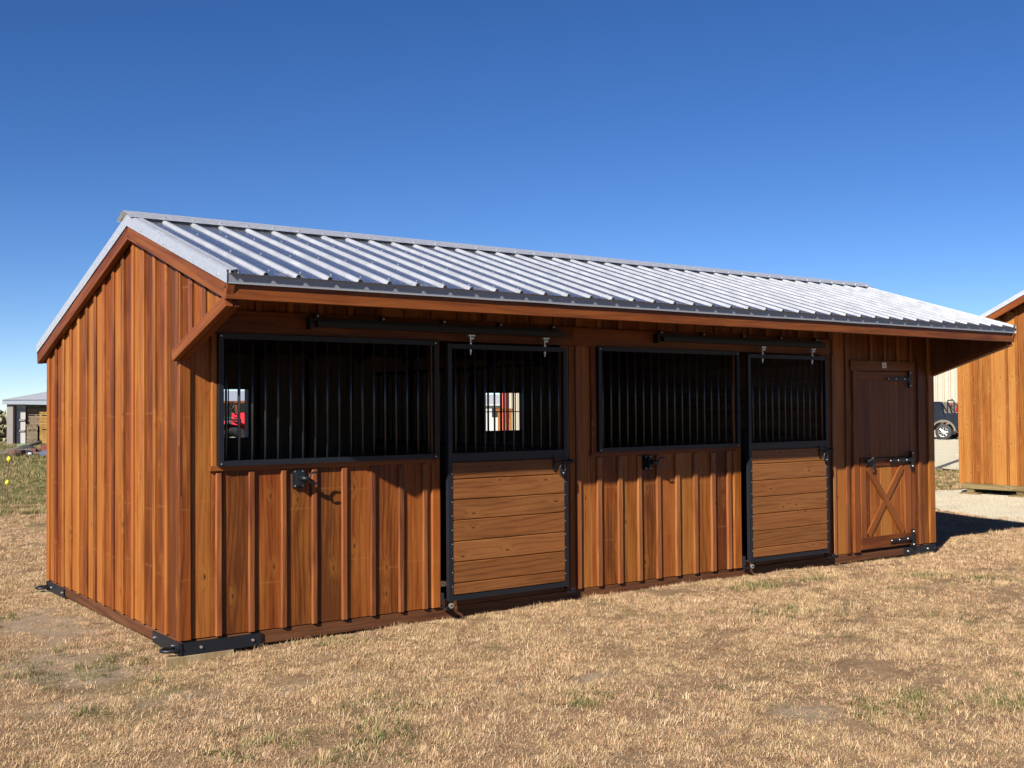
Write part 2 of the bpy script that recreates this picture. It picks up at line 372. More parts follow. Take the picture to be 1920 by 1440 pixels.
# --- gable wall, left end (plane x = 0)
def panel_mesh(name, poly, t, mat, parent): return MB().prism(poly, t).build(name, mat, parent)
def gable(x, sgn, full):
    xin = x-sgn*.046
    poly = [(xin, .05, ZB), (xin, D-.05, ZB), (xin, D-.05, roofz(D-.05)-.03), (xin, RY, RZ-.03), (xin, EY+.04, roofz(EY+.04)-.03), (xin, EY+.04, 2.44), (xin, .05, 2.16)]
    w = panel_mesh('gable_wall', poly, (-sgn*.018, 0, 0), M_SKID, barn)
    n = (sgn, 0, 0); xb = x-sgn*.045; xt = x-sgn*.022
    def top(y): return roofz(y)-.035
    def slope(y): return KF if y < RY else -KB
    def bot(y): return ZB if y > .02 else 2.19-.33*y
    # boards 0.255 apart, battens over the joints; local x of a board runs along y
    js = [.06+.255*k for k in range(-4, 15)]
    for k, a in enumerate(js):
        lo = max(a, EY+.03); hi = min(a+.255, D) if k < len(js)-1 else D
        if hi-lo < .02: continue
        spans = [(lo, hi)]
        if lo < .02 < hi: spans = [(lo, .02), (.02, hi)]
        for (p, q) in spans:
            c = (p+q)/2; sx = -1 if sgn < 0 else 1
            # local X axis = n x z -> for n=-x: y*z -> x=(0,...)  sign handled through cut factor
            xl = V(n).cross(V((0, 0, 1))).y
            if p < RY < q:
                for (pp, qq) in ((p, RY), (RY, q)):
                    cc = (pp+qq)/2; board('siding_board', (xb, cc, bot(cc)), (xb, cc, top(cc)), qq-pp-.001, .022, n, M_SIDING, w, 0, slope(cc)*xl)
                continue
            board('siding_board', (xb, c, bot(c)), (xb, c, top(c)), q-p-.002, .022, n, M_SIDING, w, (0 if c > .02 else -.33*xl), slope(c)*xl)
    for k, a in enumerate(js):
        if a < EY+.06 or a > D-.09: continue
        wd = .05+random.uniform(-.004, .006); xl = V(n).cross(V((0, 0, 1))).y
        board('batten', (xt, a, bot(a)), (xt, a, top(a)), wd, .019, n, M_SIDING, w, (0 if a > .02 else -.33*xl), slope(a)*xl, ch=.006, wob=.003)
    for a, wd in ((.042, .084), (D-.042, .084)):
        xl = V(n).cross(V((0, 0, 1))).y
        board('corner_board', (xt, a, ZB), (xt, a, min(top(a), 9)), wd, .021, n, M_SIDING, w, 0, slope(a)*xl)
    return w
gable(0., -1, True); gable(L, 1, True)
# --- front wall (plane y = 0)
fw_mb = MB()
for (x0, x1, z0, z1) in ((.05, .27, ZB, 2.8), (.27, 2.19, ZB, 1.31), (.27, 3.5, 2.33, 2.8), (3.5, 3.86, ZB, 2.8), (3.86, 5.79, ZB, 1.31), (3.86, 7.1, 2.33, 2.8), (7.1, L-.05, ZB, 2.8)):
    fw_mb.box((x0, .046, z0), (x1, .064, z1))
fwall = fw_mb.build('front_wall', M_INNER, barn)
NF = (0, -1, 0); YB = .045; YT = .022
def vb(x0, x1, z0, z1, name='siding_board', y=YB, t=.022, mat=None, par=None):
    return board(name, ((x0+x1)/2, y, z0), ((x0+x1)/2, y, z1), x1-x0-.002, t, NF, mat or (M_BATTEN if name == 'batten' else M_SIDING), par or fwall, ch=.006 if name in ('batten', 'door_jamb', 'corner_board', 'door_trim') else .003, wob=.002)
def hb(x0, x1, z0, z1, name, y=YT, t=.022, mat=None, par=None):
    return board(name, (x0, y, (z0+z1)/2), (x1, y, (z0+z1)/2), z1-z0, t, NF, mat or M_TRIM, par or fwall)
bat1 = [(.268, .316), (.519, .568), (.775, .822), (1.027, 1.072), (1.280, 1.330), (1.532, 1.580), (1.788, 1.837), (2.012, 2.060)]
bat2 = [(3.875, 3.933), (4.127, 4.184), (4.373, 4.427), (4.612, 4.672), (4.865, 4.927), (5.110, 5.168), (5.355, 5.418), (5.583, 5.642)]
ZS = 1.312
vb(.002, .086, ZB, 2.80, 'corner_board', YT, .022); vb(.088, .242, ZB, 2.47); vb(.242, .292, ZB, ZS)
for lst, end in ((bat1, 2.10), (bat2, 5.676)):
    for i, (a, b) in enumerate(lst):
        vb(a, b, ZB, ZS-.012, 'batten', YT, .022)
        nxt = (lst[i+1][0]+lst[i+1][1])/2 if i+1 < len(lst) else end+.04
        vb((a+b)/2, nxt, ZB, ZS)
vb(2.099, 2.182, ZB, 2.31, 'door_jamb', YT, .021); vb(5.676, 5.785, ZB, 2.31, 'door_jamb', YT, .021)
for (s, a, b) in ((.24, .225, 2.139), (3.83, 3.80, 5.71)):
    hb(a, b, 1.312, 1.352, 'sill_trim', YT, .026)
vb(.236, .276, 1.352, 2.31, 'side_trim', YT, .024); vb(3.81, 3.868, 1.352, 2.31, 'side_trim', YT, .024)
# post between door one and grille two
vb(3.470, 3.566, ZB-.02, 2.31, 'door_jamb', .046, .020, M_TRIM); vb(3.566, 3.658, ZB, 2.31); vb(3.658, 3.81, ZB, 2.31); vb(3.81, 3.905, ZB, ZS)
vb(3.632, 3.686, ZB, 2.31, 'batten', YT, .022)
# right hand section
vb(7.085, 7.165, ZB-.02, 2.31, 'door_jamb', .046, .020, M_TRIM); vb(7.165, 7.290, ZB, 2.31); vb(7.290, 7.510, ZB, 2.81); vb(7.510, 7.70, ZB, 2.81)
vb(7.250, 7.305, ZB, 2.31, 'batten', YT, .02); vb(7.478, 7.540, ZB, 2.81, 'batten', YT, .02)
vb(7.70, 7.95, 2.15, 2.81); vb(7.95, 8.20, 2.15, 2.81); vb(8.20, 8.45, 2.15, 2.81); vb(8.45, 8.66, 2.15, 2.81)
for x in (7.93, 8.18, 8.43, 8.68): vb(x, x+.05, 2.262, 2.81, 'batten', YT, .02)
vb(8.66, 8.855, ZB, 2.81); vb(8.855, L-.02, ZB, 2.81); vb(8.83, 8.885, ZB, 2.26, 'batten', YT, .02)
vb(9.03, 9.142, ZB, 2.80, 'corner_board', YT, .022)
hb(.10, 3.60, 2.312, 2.485, 'header_board', YT, .024); hb(3.602, 7.20, 2.312, 2.478, 'header_board', YT, .024)
k = 0; x = .088
while x < 7.29:
    x2 = min(x+.255, 7.29); vb(x, x2, 2.46, 2.83)
    if k: vb(x-.025, x+.025, 2.487, 2.83, 'batten', YT, .02)
    x = x2; k += 1
# --- back wall with two barred windows
bwm = MB(); WIN = ((1.40, 2.05, 1.44, 2.0), (5.10, 5.745, 1.455, 1.97)); yb = D-.05
xe = [.05, 1.40, 2.05, 5.10, 5.745, L-.05]
for (a, b, z0, z1) in ((.05, 1.40, ZB, 2.36), (1.40, 2.05, ZB, 1.44), (1.40, 2.05, 2.0, 2.36), (2.05, 5.10, ZB, 2.36), (5.10, 5.745, ZB, 1.455), (5.10, 5.745, 1.97, 2.36), (5.745, L-.05, ZB, 2.36)):
    bwm.box((a, yb, z0), (b, yb+.02, z1))
bwall = bwm.build('back_wall', M_INNER, barn)
x = 0.01
while x < L-.02:
    x2 = min(x+.255, L-.01); c = (x+x2)/2
    hit = [w for w in WIN if w[0]-.02 < c < w[1]+.02]
    spans = [(ZB, 2.37)] if not hit else [(ZB, hit[0][2]-.02), (hit[0][3]+.02, 2.37)]
    for (z0, z1) in spans:
        board('siding_board', (c, D-.028, z0), (c, D-.028, z1), x2-x-.004, .022, (0, 1, 0), M_SIDING, bwall)
    x = x2
for (a, b, z0, z1) in WIN:
    g = MB(); t = .022; y0, y1 = yb+.001, yb+.04
    g.box((a, y0-.06, z0), (a+t, y1, z1)); g.box((b-t, y0-.06, z0), (b, y1, z1)); g.box((a+t, y0-.06, z0), (b-t, y1, z0+t)); g.box((a+t, y0-.06, z1-t), (b-t, y1, z1))
    wfr = g.build('rear_window', M_BLACK, barn)
    n = 6
    for i in range(1, n):
        xx = a+(b-a)*i/n; MB().cyl((xx, yb+.01, z0+t), (xx, yb+.01, z1-t), .007, n=8).build('bar', M_BLACK, wfr, True)
    if a > 3: MB().box((a+t, yb+.002, (z0+z1)/2-.006), (b-t, yb+.018, (z0+z1)/2+.006)).build('rail', M_BLACK, wfr)
# studs and rafters inside
for x in (.5, .95, 1.28, 2.17, 2.75, 3.3, 4.1, 4.6, 4.98, 5.87, 6.4, 7.0):
    board('stud', (x, yb-.001, .15), (x, yb-.001, 2.32), .04, .088, (0, -1, 0), M_INNER, bwall)
# floor, partitions
MB().box((.06, .07, .10), (L-.06, D-.06, .125)).build('floor', plain('dark_dirt_floor', (.06, .045, .032), .9, 0, 12, .4), barn)
def partition(x, solid):
    p = MB().box((x, .08, .126), (x+.03, D-.08, .25)).build('stall_partition', M_INNER, barn)
    z = .25
    while z < (2.5 if solid else 1.24):
        board('plank', (x-.02, .09, z+.07), (x-.02, D-.09, z+.07), .138, .04, (1, 0, 0), M_INNER, p); z += .14
    if not solid:
        fr = MB().box((x-.005, .09, z), (x+.035, D-.09, z+.04)).box((x-.005, .09, 2.14), (x+.035, D-.09, 2.18)).build('partition_rail', M_BLACK, p)
        y = .2
        while y < D-.1:
            MB().cyl((x+.015, y, z+.04), (x+.015, y, 2.14), .008, n=8).build('bar', M_BLACK, p, True); y += .105
partition(3.60, False); partition(7.14, True)
# --- skids, corner plates
def skid(name, p0, p1, n): return board(name, p0, p1, .098, .09, n, M_SKID, barn, ch=.006)
skid('skid', (.03, .115, .074), (L-.03, .115, .074), NF); skid('skid', (.03, D-.025, .074), (L-.03, D-.025, .074), NF)
board('end_beam', (.115, .13, .076), (.115, D-.12, .076), .094, .09, (-1, 0, 0), M_SKID, barn, ch=.006)
board('end_beam', (L-.115, .13, .076), (L-.115, D-.12, .076), .094, .09, (1, 0, 0), M_SKID, barn, ch=.006)
board('threshold', (2.2, .10, .155), (3.47, .10, .155), .055, .08, NF, M_SKID, barn); board('threshold', (5.8, .10, .155), (7.09, .10, .155), .055, .08, NF, M_SKID, barn)
def corner_plate(cx, cy, sx, sy):
    b = MB(); a0, a1 = (cx, cx+sx*.62); x0, x1 = min(a0, a1), max(a0, a1)
    yo = cy+sy*.018; b.box((x0, min(yo, yo-sy*.01), .022), (x1, max(yo, yo-sy*.01), .112))
    c0, c1 = cy, cy+sy*.60; y0, y1 = min(c0, c1), max(c0, c1); xo = cx+sx*.018
    b.box((min(xo, xo-sx*.01), y0, .024), (max(xo, xo-sx*.01), y1, .110))
    for d in (.16, .55):
        b.cyl((cx+sx*d, yo-sy*.009, .068), (cx+sx*d, yo-sy*.020, .068), .011, .009, 8, 1)
        b.cyl((xo-sx*.009, cy+sy*d, .068), (xo-sx*.020, cy+sy*d, .068), .011, .009, 8, 1)
    pl = b.build('corner_plate', [M_BLACK, M_ZINC], barn)
    h = MB(); e = []   # towing eye: flat loop that sticks out past the end
    for i in range(17):
        t = math.pi*(i/16*1.0)-math.pi/2; e.append((cx-sx*(.03+.075*math.cos(t)), cy+sy*.07+.058*math.sin(t), .062))
    e = [(cx+sx*.03, e[0][1], .062)]+e+[(cx+sx*.03, e[-1][1], .062)]
    h.tube(e, .0125, 8); h.box((min(cx, cx-sx*.03), cy+min(sy*.01, sy*.13), .05), (max(cx, cx-sx*.03), cy+max(sy*.01, sy*.13), .058))
    h.build('towing_eye', M_BLACK, pl, True)
for c in ((0, 0, 1, 1), (0, D, 1, -1), (L, 0, -1, 1), (L, D, -1, -1)): corner_plate(*c)
# --- roof
deck = MB()
xo0, xo1 = -.02, L+.02
deck.prism([(xo0, EY+.03, roofz(EY+.03)-.016), (xo0, RY, RZ-.016), (xo0, BY-.03, roofz(BY-.03)-.016), (xo0, BY-.03, roofz(BY-.03)-.034), (xo0, RY, RZ-.034), (xo0, EY+.03, roofz(EY+.03)-.034)], (xo1-xo0, 0, 0))
roof = deck.build('roof', M_SKID, barn)
for x in [.35+.61*i for i in range(15)]:     # rafters under the deck
    for (ya, yb_) in ((EY+.05, RY), (BY-.05, RY)):
        board('rafter', (x, ya, roofz(ya)-.036), (x, yb_, roofz(yb_)-.036), .038, .075, (0, 0, -1), M_SKID, roof, wob=0)
PX0, PITCHR = -.04, .2286
def panel(x0, x1, front):
    prof = []; first = .205; 
    xsx = {x0: 0., x1: 0.}
    k = -2
    while True:
        c = first+k*PITCHR; k += 1
        if c-.12 > x1: break
        for dx, h in ((-.026, 0), (-.012, .020), (.008, .020), (.022, 0), (.062, 0), (.070, .0035), (.078, 0), (.108, 0), (.1143, .0035), (.121, 0), (.150, 0), (.158, .0035), (.166, 0)):
            xx = c+dx
            if x0 < xx < x1: xsx[xx] = h
    prof = sorted(xsx.items()); rows = 9; vs = []; fs = []
    ya, yb_ = (EY-.045, RY-.01) if front else (BY+.045, RY+.01)
    for r in range(rows):
        y = ya+(yb_-ya)*r/(rows-1)
        for (x, h) in prof:
            oil = .0012*mnoise.noise((x*4, y*3, 2 if front else 9)) if h == 0 else 0
            vs.append((x, y, roofz(y)+.072+h+oil))
    n = len(prof)
    for r in range(rows-1):
        for i in range(n-1):
            q = (r*n+i, r*n+i+1, (r+1)*n+i+1, (r+1)*n+i); fs.append(q if front else q[::-1])
    b = MB(); b.add(vs, fs)
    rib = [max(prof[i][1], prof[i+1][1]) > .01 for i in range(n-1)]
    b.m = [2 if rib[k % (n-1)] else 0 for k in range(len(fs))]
    c = first-3*PITCHR                       # screw heads
    while c < x1:
        for yy in ([-.85, -.2, .45] if front else [3.6, 2.9, 2.2, 1.5]):
            xx = c+.1143-.02
            if x0 < xx < x1: b.cyl((xx, yy, roofz(yy)+.07), (xx, yy, roofz(yy)+.08), .006, .004, 6, 1)
        c += PITCHR
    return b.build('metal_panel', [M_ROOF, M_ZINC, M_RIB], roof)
edges = [PX0]+[.205-.06+.9144*i for i in range(1, 11) if .205-.06+.9144*i < L-.1]+[L+.04]
for a, b in zip(edges[:-1], edges[1:]):
    panel(a, b, True); panel(a, b, False)
# ridge cap
rc = MB(); pr = [(RY-.15, -.15*KF+.098), (RY-.145, -.145*KF+.104), (RY-.03, .112), (RY, .122), (RY+.03, .112), (RY+.145, -.145*KB+.104), (RY+.15, -.15*KB+.098)]
nx_ = 24; x0, x1 = -.085, L+.085
for i in range(nx_):
    a = x0+(x1-x0)*i/nx_; b = x0+(x1-x0)*(i+1)/nx_
    for j in range(len(pr)-1):
        rc.add([(a, pr[j][0], RZ+pr[j][1]), (b, pr[j][0], RZ+pr[j][1]), (b, pr[j+1][0], RZ+pr[j+1][1]), (a, pr[j+1][0], RZ+pr[j+1][1])], [(0, 1, 2, 3)])
for kx in range(40):
    c = .205+kx*PITCHR
    if c < L: rc.cyl((c, RY-.125, RZ-.125*KF+.103), (c, RY-.125, RZ-.125*KF+.118), .009, .007, 6, 1)
rc.build('ridge_cap', [M_TRIMMETAL, M_ZINC], roof)
# rake trims, drip edges, fascia and rake boards
for sg, x in ((-1, -.05), (1, L+.05)):
    for (ya, yb_) in ((EY-.02, RY), (BY+.02, RY)):
        b = MB(); xo = x+sg*.004; xi = x-sg*.075; st = 10
        for i in range(st):
            y0 = ya+(yb_-ya)*i/st; y1 = ya+(yb_-ya)*(i+1)/st; w0 = .0025*mnoise.noise((y0*3, x, 1)); w1 = .0025*mnoise.noise((y1*3, x, 1))
            za, zb = roofz(y0), roofz(y1)
            b.add([(xo+w0*sg, y0, za+.002), (xo+w1*sg, y1, zb+.002), (xo, y1, zb+.088), (xo, y0, za+.088), (xi, y1, zb+.096), (xi, y0, za+.096), (xi, y1, zb+.074), (xi, y0, za+.074)], [(0, 1, 2, 3), (3, 2, 4, 5), (5, 4, 6, 7)])
        for i in range(4):
            y = ya+(yb_-ya)*(i+.3)/4; b.cyl((xo, y, roofz(y)+.025), (xo+sg*.008, y, roofz(y)+.025), .006, .004, 6, 1)
        b.build('rake_trim', [M_TRIMMETAL, M_ZINC], roof)
        board('rake_board', (x-sg*.049, ya+(0.016 if ya < 0 else -.016), roofz(ya)-.052), (x-sg*.049, yb_, RZ-.052), .098, .047, (sg, 0, 0), M_TRIM, barn,
              cut0=0, cut1=0, wob=0)
for (y, zc, sg) in ((EY, EZ, -1), (BY, BZ, 1)):
    b = MB(); st = 40; yo = y+sg*.012; kk = KF if sg < 0 else KB
    for i in range(st):
        a = -.05+(L+.1)*i/st; c = -.05+(L+.1)*(i+1)/st; w0 = .002*mnoise.noise((a*5, 4, 1)); w1 = .002*mnoise.noise((c*5, 4, 1))
        u0 = .003*mnoise.noise((a*2.3, 8, 1)); u1 = .003*mnoise.noise((c*2.3, 8, 1))
        b.add([(a, yo+sg*.010, zc-.004+u0), (c, yo+sg*.010, zc-.004+u1), (c, yo+w1, zc+.006+u1), (a, yo+w0, zc+.006+u0), (c, yo, zc+.068), (a, yo, zc+.068), (c, yo-sg*.08, zc+.068+kk*.08), (a, yo-sg*.08, zc+.068+kk*.08)], [(0, 1, 2, 3), (3, 2, 4, 5), (5, 4, 6, 7)])
    b.build('drip_edge', M_DRIP, roof)
    for (a, c) in ((-.05, 4.52), (4.522, L+.05)):
        board('fascia_board', (a, y-sg*.038, zc-.051), (c, y-sg*.038, zc-.051), .100, .038, (0, sg, 0), M_TRIM, barn, wob=0)
for sg, x in ((-1, 0.), (1, L)):
    board('eave_brace', (x-sg*.001, .03, 2.14), (x-sg*.001, EY+.03, 2.455), .082, .046, (sg, 0, 0), M_TRIM, barn, wob=0)
    board('eave_brace', (x-sg*.05, .02, 2.137), (x-sg*.05, EY+.04, 2.452), .076, .04, (sg, 0, 0), M_TRIM, barn, wob=0)
# --- barred stall windows and sliding doors
BAR = {}
def bar(x, y, z0, z1, par):
    key = round(z1-z0, 3)
    if key not in BAR:
        o = MB().cyl((0, 0, 0), (0, 0, z1-z0), .0085, n=10).build('bar', M_BAR, par, True, (0, 0, 0)); BAR[key] = o.data
        o.matrix_basis = Matrix.Identity(4); o.parent = None; o.location = (x, y, z0); setp(o, par)
    else:
        o = link('bar', BAR[key], None, (x, y, z0)); setp(o, par)
def frame(mb, x0, x1, z0, z1, y0, y1, t, mi=0):
    mb.box((x0, y0, z0), (x0+t, y1, z1), mi); mb.box((x1-t, y0, z0), (x1, y1, z1), mi)
    mb.box((x0+t, y0+.001, z0), (x1-t, y1-.001, z0+t), mi); mb.box((x0+t, y0+.001, z1-t), (x1-t, y1-.001, z1), mi)
for gx in (.277, 3.870):
    b = MB(); frame(b, gx, gx+1.868, 1.348, 2.309, -.034, .012, .038)
    for (a, c) in ((gx+.019, 1.365), (gx+.019, 2.29), (gx+1.84, 1.365), (gx+1.84, 2.29)): b.cyl((a, -.034, c), (a, -.040, c), .006, .005, 6, 1)
    grille = b.build('window_grille', [M_BLACK, M_ZINC], barn)
    for i in range(18): bar(gx+.063+.1013*i, -.010, 1.386, 2.271, grille)
def sliding_door(dx):
    x0, x1 = dx, dx+1.252; y0, y1 = -.092, -.052; t = .040
    b = MB(); frame(b, x0, x1, .185, 2.286, y0, y1, t); b.box((x0+t, y0+.002, 1.318), (x1-t, y1-.002, 1.386))
    for i in range(9): 
        z = .30+.115*i
        for xx in (x0+.034, x1-.034): b.cyl((xx, y0, z), (xx, y0-.004, z), .005, .004, 6, 1)
    dr = b.build('sliding_door', [M_BLACK, M_ZINC], barn)
    for i in range(12): bar(x0+.068+.0985*i+.016, -.072, 1.386, 2.246, dr)
    zs = [1.316, 1.172, 1.003, .837, .664, .495, .323, .227]
    for i in range(7):
        z1, z0 = zs[i], zs[i+1]
        board('plank', (x0+t-.002, -.066, (z0+z1)/2), (x1-t+.002, -.066, (z0+z1)/2), z1-z0-.004, .022, NF, M_DOOR, dr, ch=.006, wob=.0006)
    MB().box((x0+t, -.064, .23), (x1-t, -.056, 1.316)).build('backing', M_INNER, dr)
    # hangers
    for hx in (x0+.235, x1-.235):
        h = MB(); h.box((hx-.032, -.10, 2.352), (hx+.032, -.05, 2.364)); h.box((hx-.02, -.098, 2.328), (hx+.02, -.06, 2.342)); h.cyl((hx, -.075, 2.20), (hx, -.075, 2.36), .006, n=8); h.cyl((hx, -.075, 2.286), (hx, -.075, 2.30), .014, n=6); h.cyl((hx, -.075, 2.222), (hx, -.075, 2.242), .012, n=6)
        h.build('door_hanger', M_ZINC, dr)
    # latch
    l = MB(); lx = x1-.150
    l.box((lx-.014, -.100, 1.205), (lx+.014, -.093, 1.338)); l.cyl((lx-.02, -.112, 1.285), (x1+.06, -.112, 1.285), .008, n=8); l.box((x1-.06, -.106, 1.16), (x1-.035, -.093, 1.30))
    l.box((x1+.028, -.045, 1.21), (x1+.055, -.03, 1.36)); l.cyl((x1+.042, -.12, 1.285), (x1+.042, -.05, 1.285), .016, n=8)
    pts = [(lx+.07+.03*math.cos(a), -.118, 1.215+.045*math.sin(a)) for a in [math.pi*2*i/14 for i in range(15)]]
    l.tube(pts, .007, 6); l.box((lx+.052, -.13, 1.165), (lx+.09, -.105, 1.205)); l.cyl((lx+.07, -.131, 1.185), (lx+.07, -.135, 1.185), .007, .006, 8, 1)
    l.build('latch', [M_BLACK, M_ZINC], dr)
    # bottom guide rollers
    for gx, s in ((x0-.02, 1), (x1+.015, -1)):
        g = MB(); g.box((gx-.004, -.045, .15), (gx+.002, -.006, .25), 0); g.box((gx-.012, -.10, .128), (gx+.05, -.006, .138), 0); g.cyl((gx+.03, -.112, .152), (gx+.03, -.098, .152), .022, n=12, mi=1); g.cyl((gx+.03, -.117, .152), (gx+.03, -.112, .152), .008, n=6, mi=0)
        g.build('guide_roller', [M_BLACK, M_ZINC if s > 0 else M_BLACK], dr)
    # track above
    tx0, tx1 = x0-1.17, x1-.03
    tr = MB(); tr.box((tx0, -.098, 2.378), (tx1, -.052, 2.420)); tr.box((tx0-.03, -.055, 2.418), (tx1, -.002, 2.446)); tr.box((tx0-.05, -.07, 2.36), (tx0-.028, -.002, 2.45))
    for i in range(5):
        xx = tx0+.03+(tx1-tx0-.1)*i/4; tr.box((xx-.022, -.03, 2.446), (xx+.022, -.002, 2.485)); tr.cyl((xx, -.03, 2.466), (xx, -.042, 2.466), .011, .009, 6, 1)
    t = tr.build('door_track', [M_BLACK, M_ZINC], barn)
sliding_door(2.200); sliding_door(5.800)
# --- half door on the right (upper leaf, lower leaf with a cross brace)
def tp(*a, **k): return hb(*a, **k)
hb(7.565, 8.752, 2.152, 2.262, 'door_trim', YT, .028); vb(7.600, 7.705, ZB, 2.150, 'door_trim', YT, .026, M_TRIM); vb(8.662, 8.752, ZB, 2.150, 'door_trim', YT, .010, M_TRIM)
def hinge(z, par, up):
    h = MB(); y = -.012 if up else -.030
    h.prism([(8.20, y, z-.014), (8.60, y, z-.022), (8.60, y, z+.022), (8.20, y, z+.014)], (0, -.007, 0)); h.box((8.605, y-.012, z-.025), (8.632, y+.01, z+.025)); h.prism([(8.63, .0, z-.095), (8.665, .0, z-.10), (8.665, .0, z+.10), (8.63, .0, z+.095)], (0, y-.004, 0))
    for (a, c) in ((8.225, z), (8.37, z), (8.53, z), (8.648, z+.075), (8.648, z-.075)): h.cyl((a, y-.006, c), (a, y-.013, c), .0095, .007, 8, 1)
    h.build('hinge', [M_BLACK, M_ZINC], par)
ud = MB().box((7.715, .040, 1.168), (8.655, .046, 2.142)).build('upper_half_door', M_INNER, barn)
for i in range(5): vb(7.715+.188*i, 7.715+.188*(i+1), 1.168, 2.050 if True else 0, 'door_board', .040, .028, M_TRIM, ud)
hb(7.715, 8.655, 2.052, 2.143, 'rail', .040, .032, M_TRIM, ud); hinge(2.060, ud, True)
ld = MB().box((7.715, .040, .150), (8.655, .046, 1.162)).build('lower_half_door', M_INNER, barn)
for i in range(5): vb(7.715+.188*i, 7.715+.188*(i+1), .15, 1.162, 'door_board', .040, .030, M_SIDING, ld)
hb(7.715, 8.655, 1.075, 1.163, 'rail', .012, .020, M_TRIM, ld); hb(7.715, 8.655, .150, .285, 'rail', .012, .020, M_TRIM, ld)
vb(7.715, 7.815, .285, 1.075, 'stile', .012, .019, M_TRIM, ld); vb(8.535, 8.655, .285, 1.075, 'stile', .012, .019, M_TRIM, ld)
def crossb(a, b, y, nm='cross_brace'): return board(nm, (a[0], y, a[1]), (b[0], y, b[1]), .085, .018, NF, M_TRIM, ld, wob=0)
crossb((7.85, .30), (8.50, 1.06), .0115); crossb((7.85, 1.06), (8.50, .30), .0085)
hinge(1.128, ld, False); hinge(.222, ld, False)
h = MB(); h.box((7.80, -.022, 1.09), (7.855, -.008, 1.15)); h.tube([(7.80, -.03, 1.13), (7.84, -.05, 1.15), (7.875, -.055, 1.12), (7.885, -.05, 1.07), (7.875, -.04, 1.03)], [.02, .022, .014, .010, .007], 8); h.cyl((7.87, -.058, 1.17), (7.87, -.03, 1.17), .01, n=8, mi=1)
h.build('gate_hook', [M_BLACK, M_ZINC], ld)
pl = MB(); pl.box((8.13, -.012, 2.182), (8.205, -.007, 2.245)); pl.box((8.143, -.0135, 2.195), (8.192, -.012, 2.233), 1)
pl.build('maker_plate', [plain('white_plate', (.72, .72, .70), .5), plain('plate_print', (.46, .46, .46), .6, 0, 300, .6)], barn)
# --- fork hooks under the grilles
for hx in (.871, 4.455):
    b = MB(); b.box((hx, -.006, 1.166), (hx+.086, .022, 1.300)); b.box((hx+.012, -.055, 1.185), (hx+.070, -.006, 1.285))
    for zz in (1.18, 1.286):
        for xx in (hx+.012, hx+.074): b.cyl((xx, -.006, zz), (xx, -.012, zz), .006, .005, 6, 1)
    hk = b.build('fork_hook', [M_BLACK, M_ZINC], barn)
    c = MB(); c.tube([(hx+.04, -.05, 1.240), (hx+.055, -.09, 1.237), (hx+.085, -.098, 1.238)], [.022, .018, .014], 8)
    pts = [(hx+.128-.045*math.cos(a)*(1.0), -.098, 1.239+.043*math.sin(a)) for a in [math.radians(-110+220*i/14) for i in range(15)]]
    pts = [(hx+.165, -.098, 1.239-.040)]+pts+[(hx+.165, -.098, 1.239+.040)]
    c.tube(pts, .0075, 8); c.build('fork', M_BLACK, hk, True)
# --- blocks under the corners
for (x, y, rz, lab) in ((.06, .04, .10, 'pale wood block under the near corner of the horse barn'), (-.01, 3.62, -.2, 'small pale split wood block under the rear left corner of the horse barn')):
    z = ground_z(x, y); hh = .02-z
    b = MB(); p = [(-.17, -.05), (.34, -.065), (.32, .07), (-.13, .06)] if y < 1 else [(-.12, -.06), (.10, -.05), (.11, .05), (-.05, .07)]
    b.prism([(a, c, -.02) for a, c in p], (0.0, 0.0, hh+.02)); o = b.build('support_block', M_PALE); o.location = (x, y, z); o.rotation_euler = (0, 0, rz)
    tag(o, lab, 'block')
# ------------------------------------------------------------------ wooden cabin on the right (parallel to the barn)
CX = 17.0; CY1 = 4.60; CW = 3.66; CY0 = CY1-CW; CZ = .26; CL = 8.0
cab = thing('wooden_cabin', (CX+CL/2, (CY0+CY1)/2, 0), 'honey coloured board and batten cabin raised on timber skids beside the horse barn', 'cabin')
CE, CK, CR = 3.03, .47, (CY0+CY1)/2
def cz(y): return CE+(CW/2-abs(y-CR))*CK
cw = MB().prism([(CX+.05, CY0+.02, CZ), (CX+.05, CY1-.02, CZ), (CX+.05, CY1-.02, cz(CY1)-.05), (CX+.05, CR, cz(CR)-.05), (CX+.05, CY0+.02, cz(CY0)-.05)], (.02, 0, 0)).build('gable_wall', M_CABIN, cab)
y = CY1; i = 0
while y > CY0+.05:
    w_ = random.choice((.20, .24, .28)); y2 = max(y-w_, CY0); c = (y+y2)/2; k_ = CK if c < CR else -CK
    board('siding_board', (CX+.046, c, CZ+random.uniform(-.015, .01)), (CX+.046, c, cz(c)-.06), y-y2-.006, .022, (-1, 0, 0), M_CABIN, cw, 0, -k_)
    if i: board('batten', (CX+.023, y, CZ), (CX+.023, y, cz(y)-.06), .055, .02, (-1, 0, 0), M_CABIN, cw, 0, -k_)
    y = y2; i += 1
board('corner_board', (CX+.023, CY1-.045, CZ-.02), (CX+.023, CY1-.045, cz(CY1)-.05), .09, .024, (-1, 0, 0), M_CABIN, cw)
for (yy, n) in ((CY0, -1), (CY1, 1)):
    ww = MB().box((CX+.05, yy-.02*(n > 0), CZ), (CX+CL, yy+.02*(n < 0), CE-.02)).build('side_wall', M_CABIN, cab)
    x = CX+.06
    while x < CX+CL-.2:
        board('siding_board', (x+.12, yy, CZ), (x+.12, yy, CE-.05), .236, .022, (0, n, 0), M_CABIN, ww); x += .24
MB().box((CX+CL-.02, CY0, CZ), (CX+CL, CY1, CE)).build('end_wall', M_CABIN, cab)
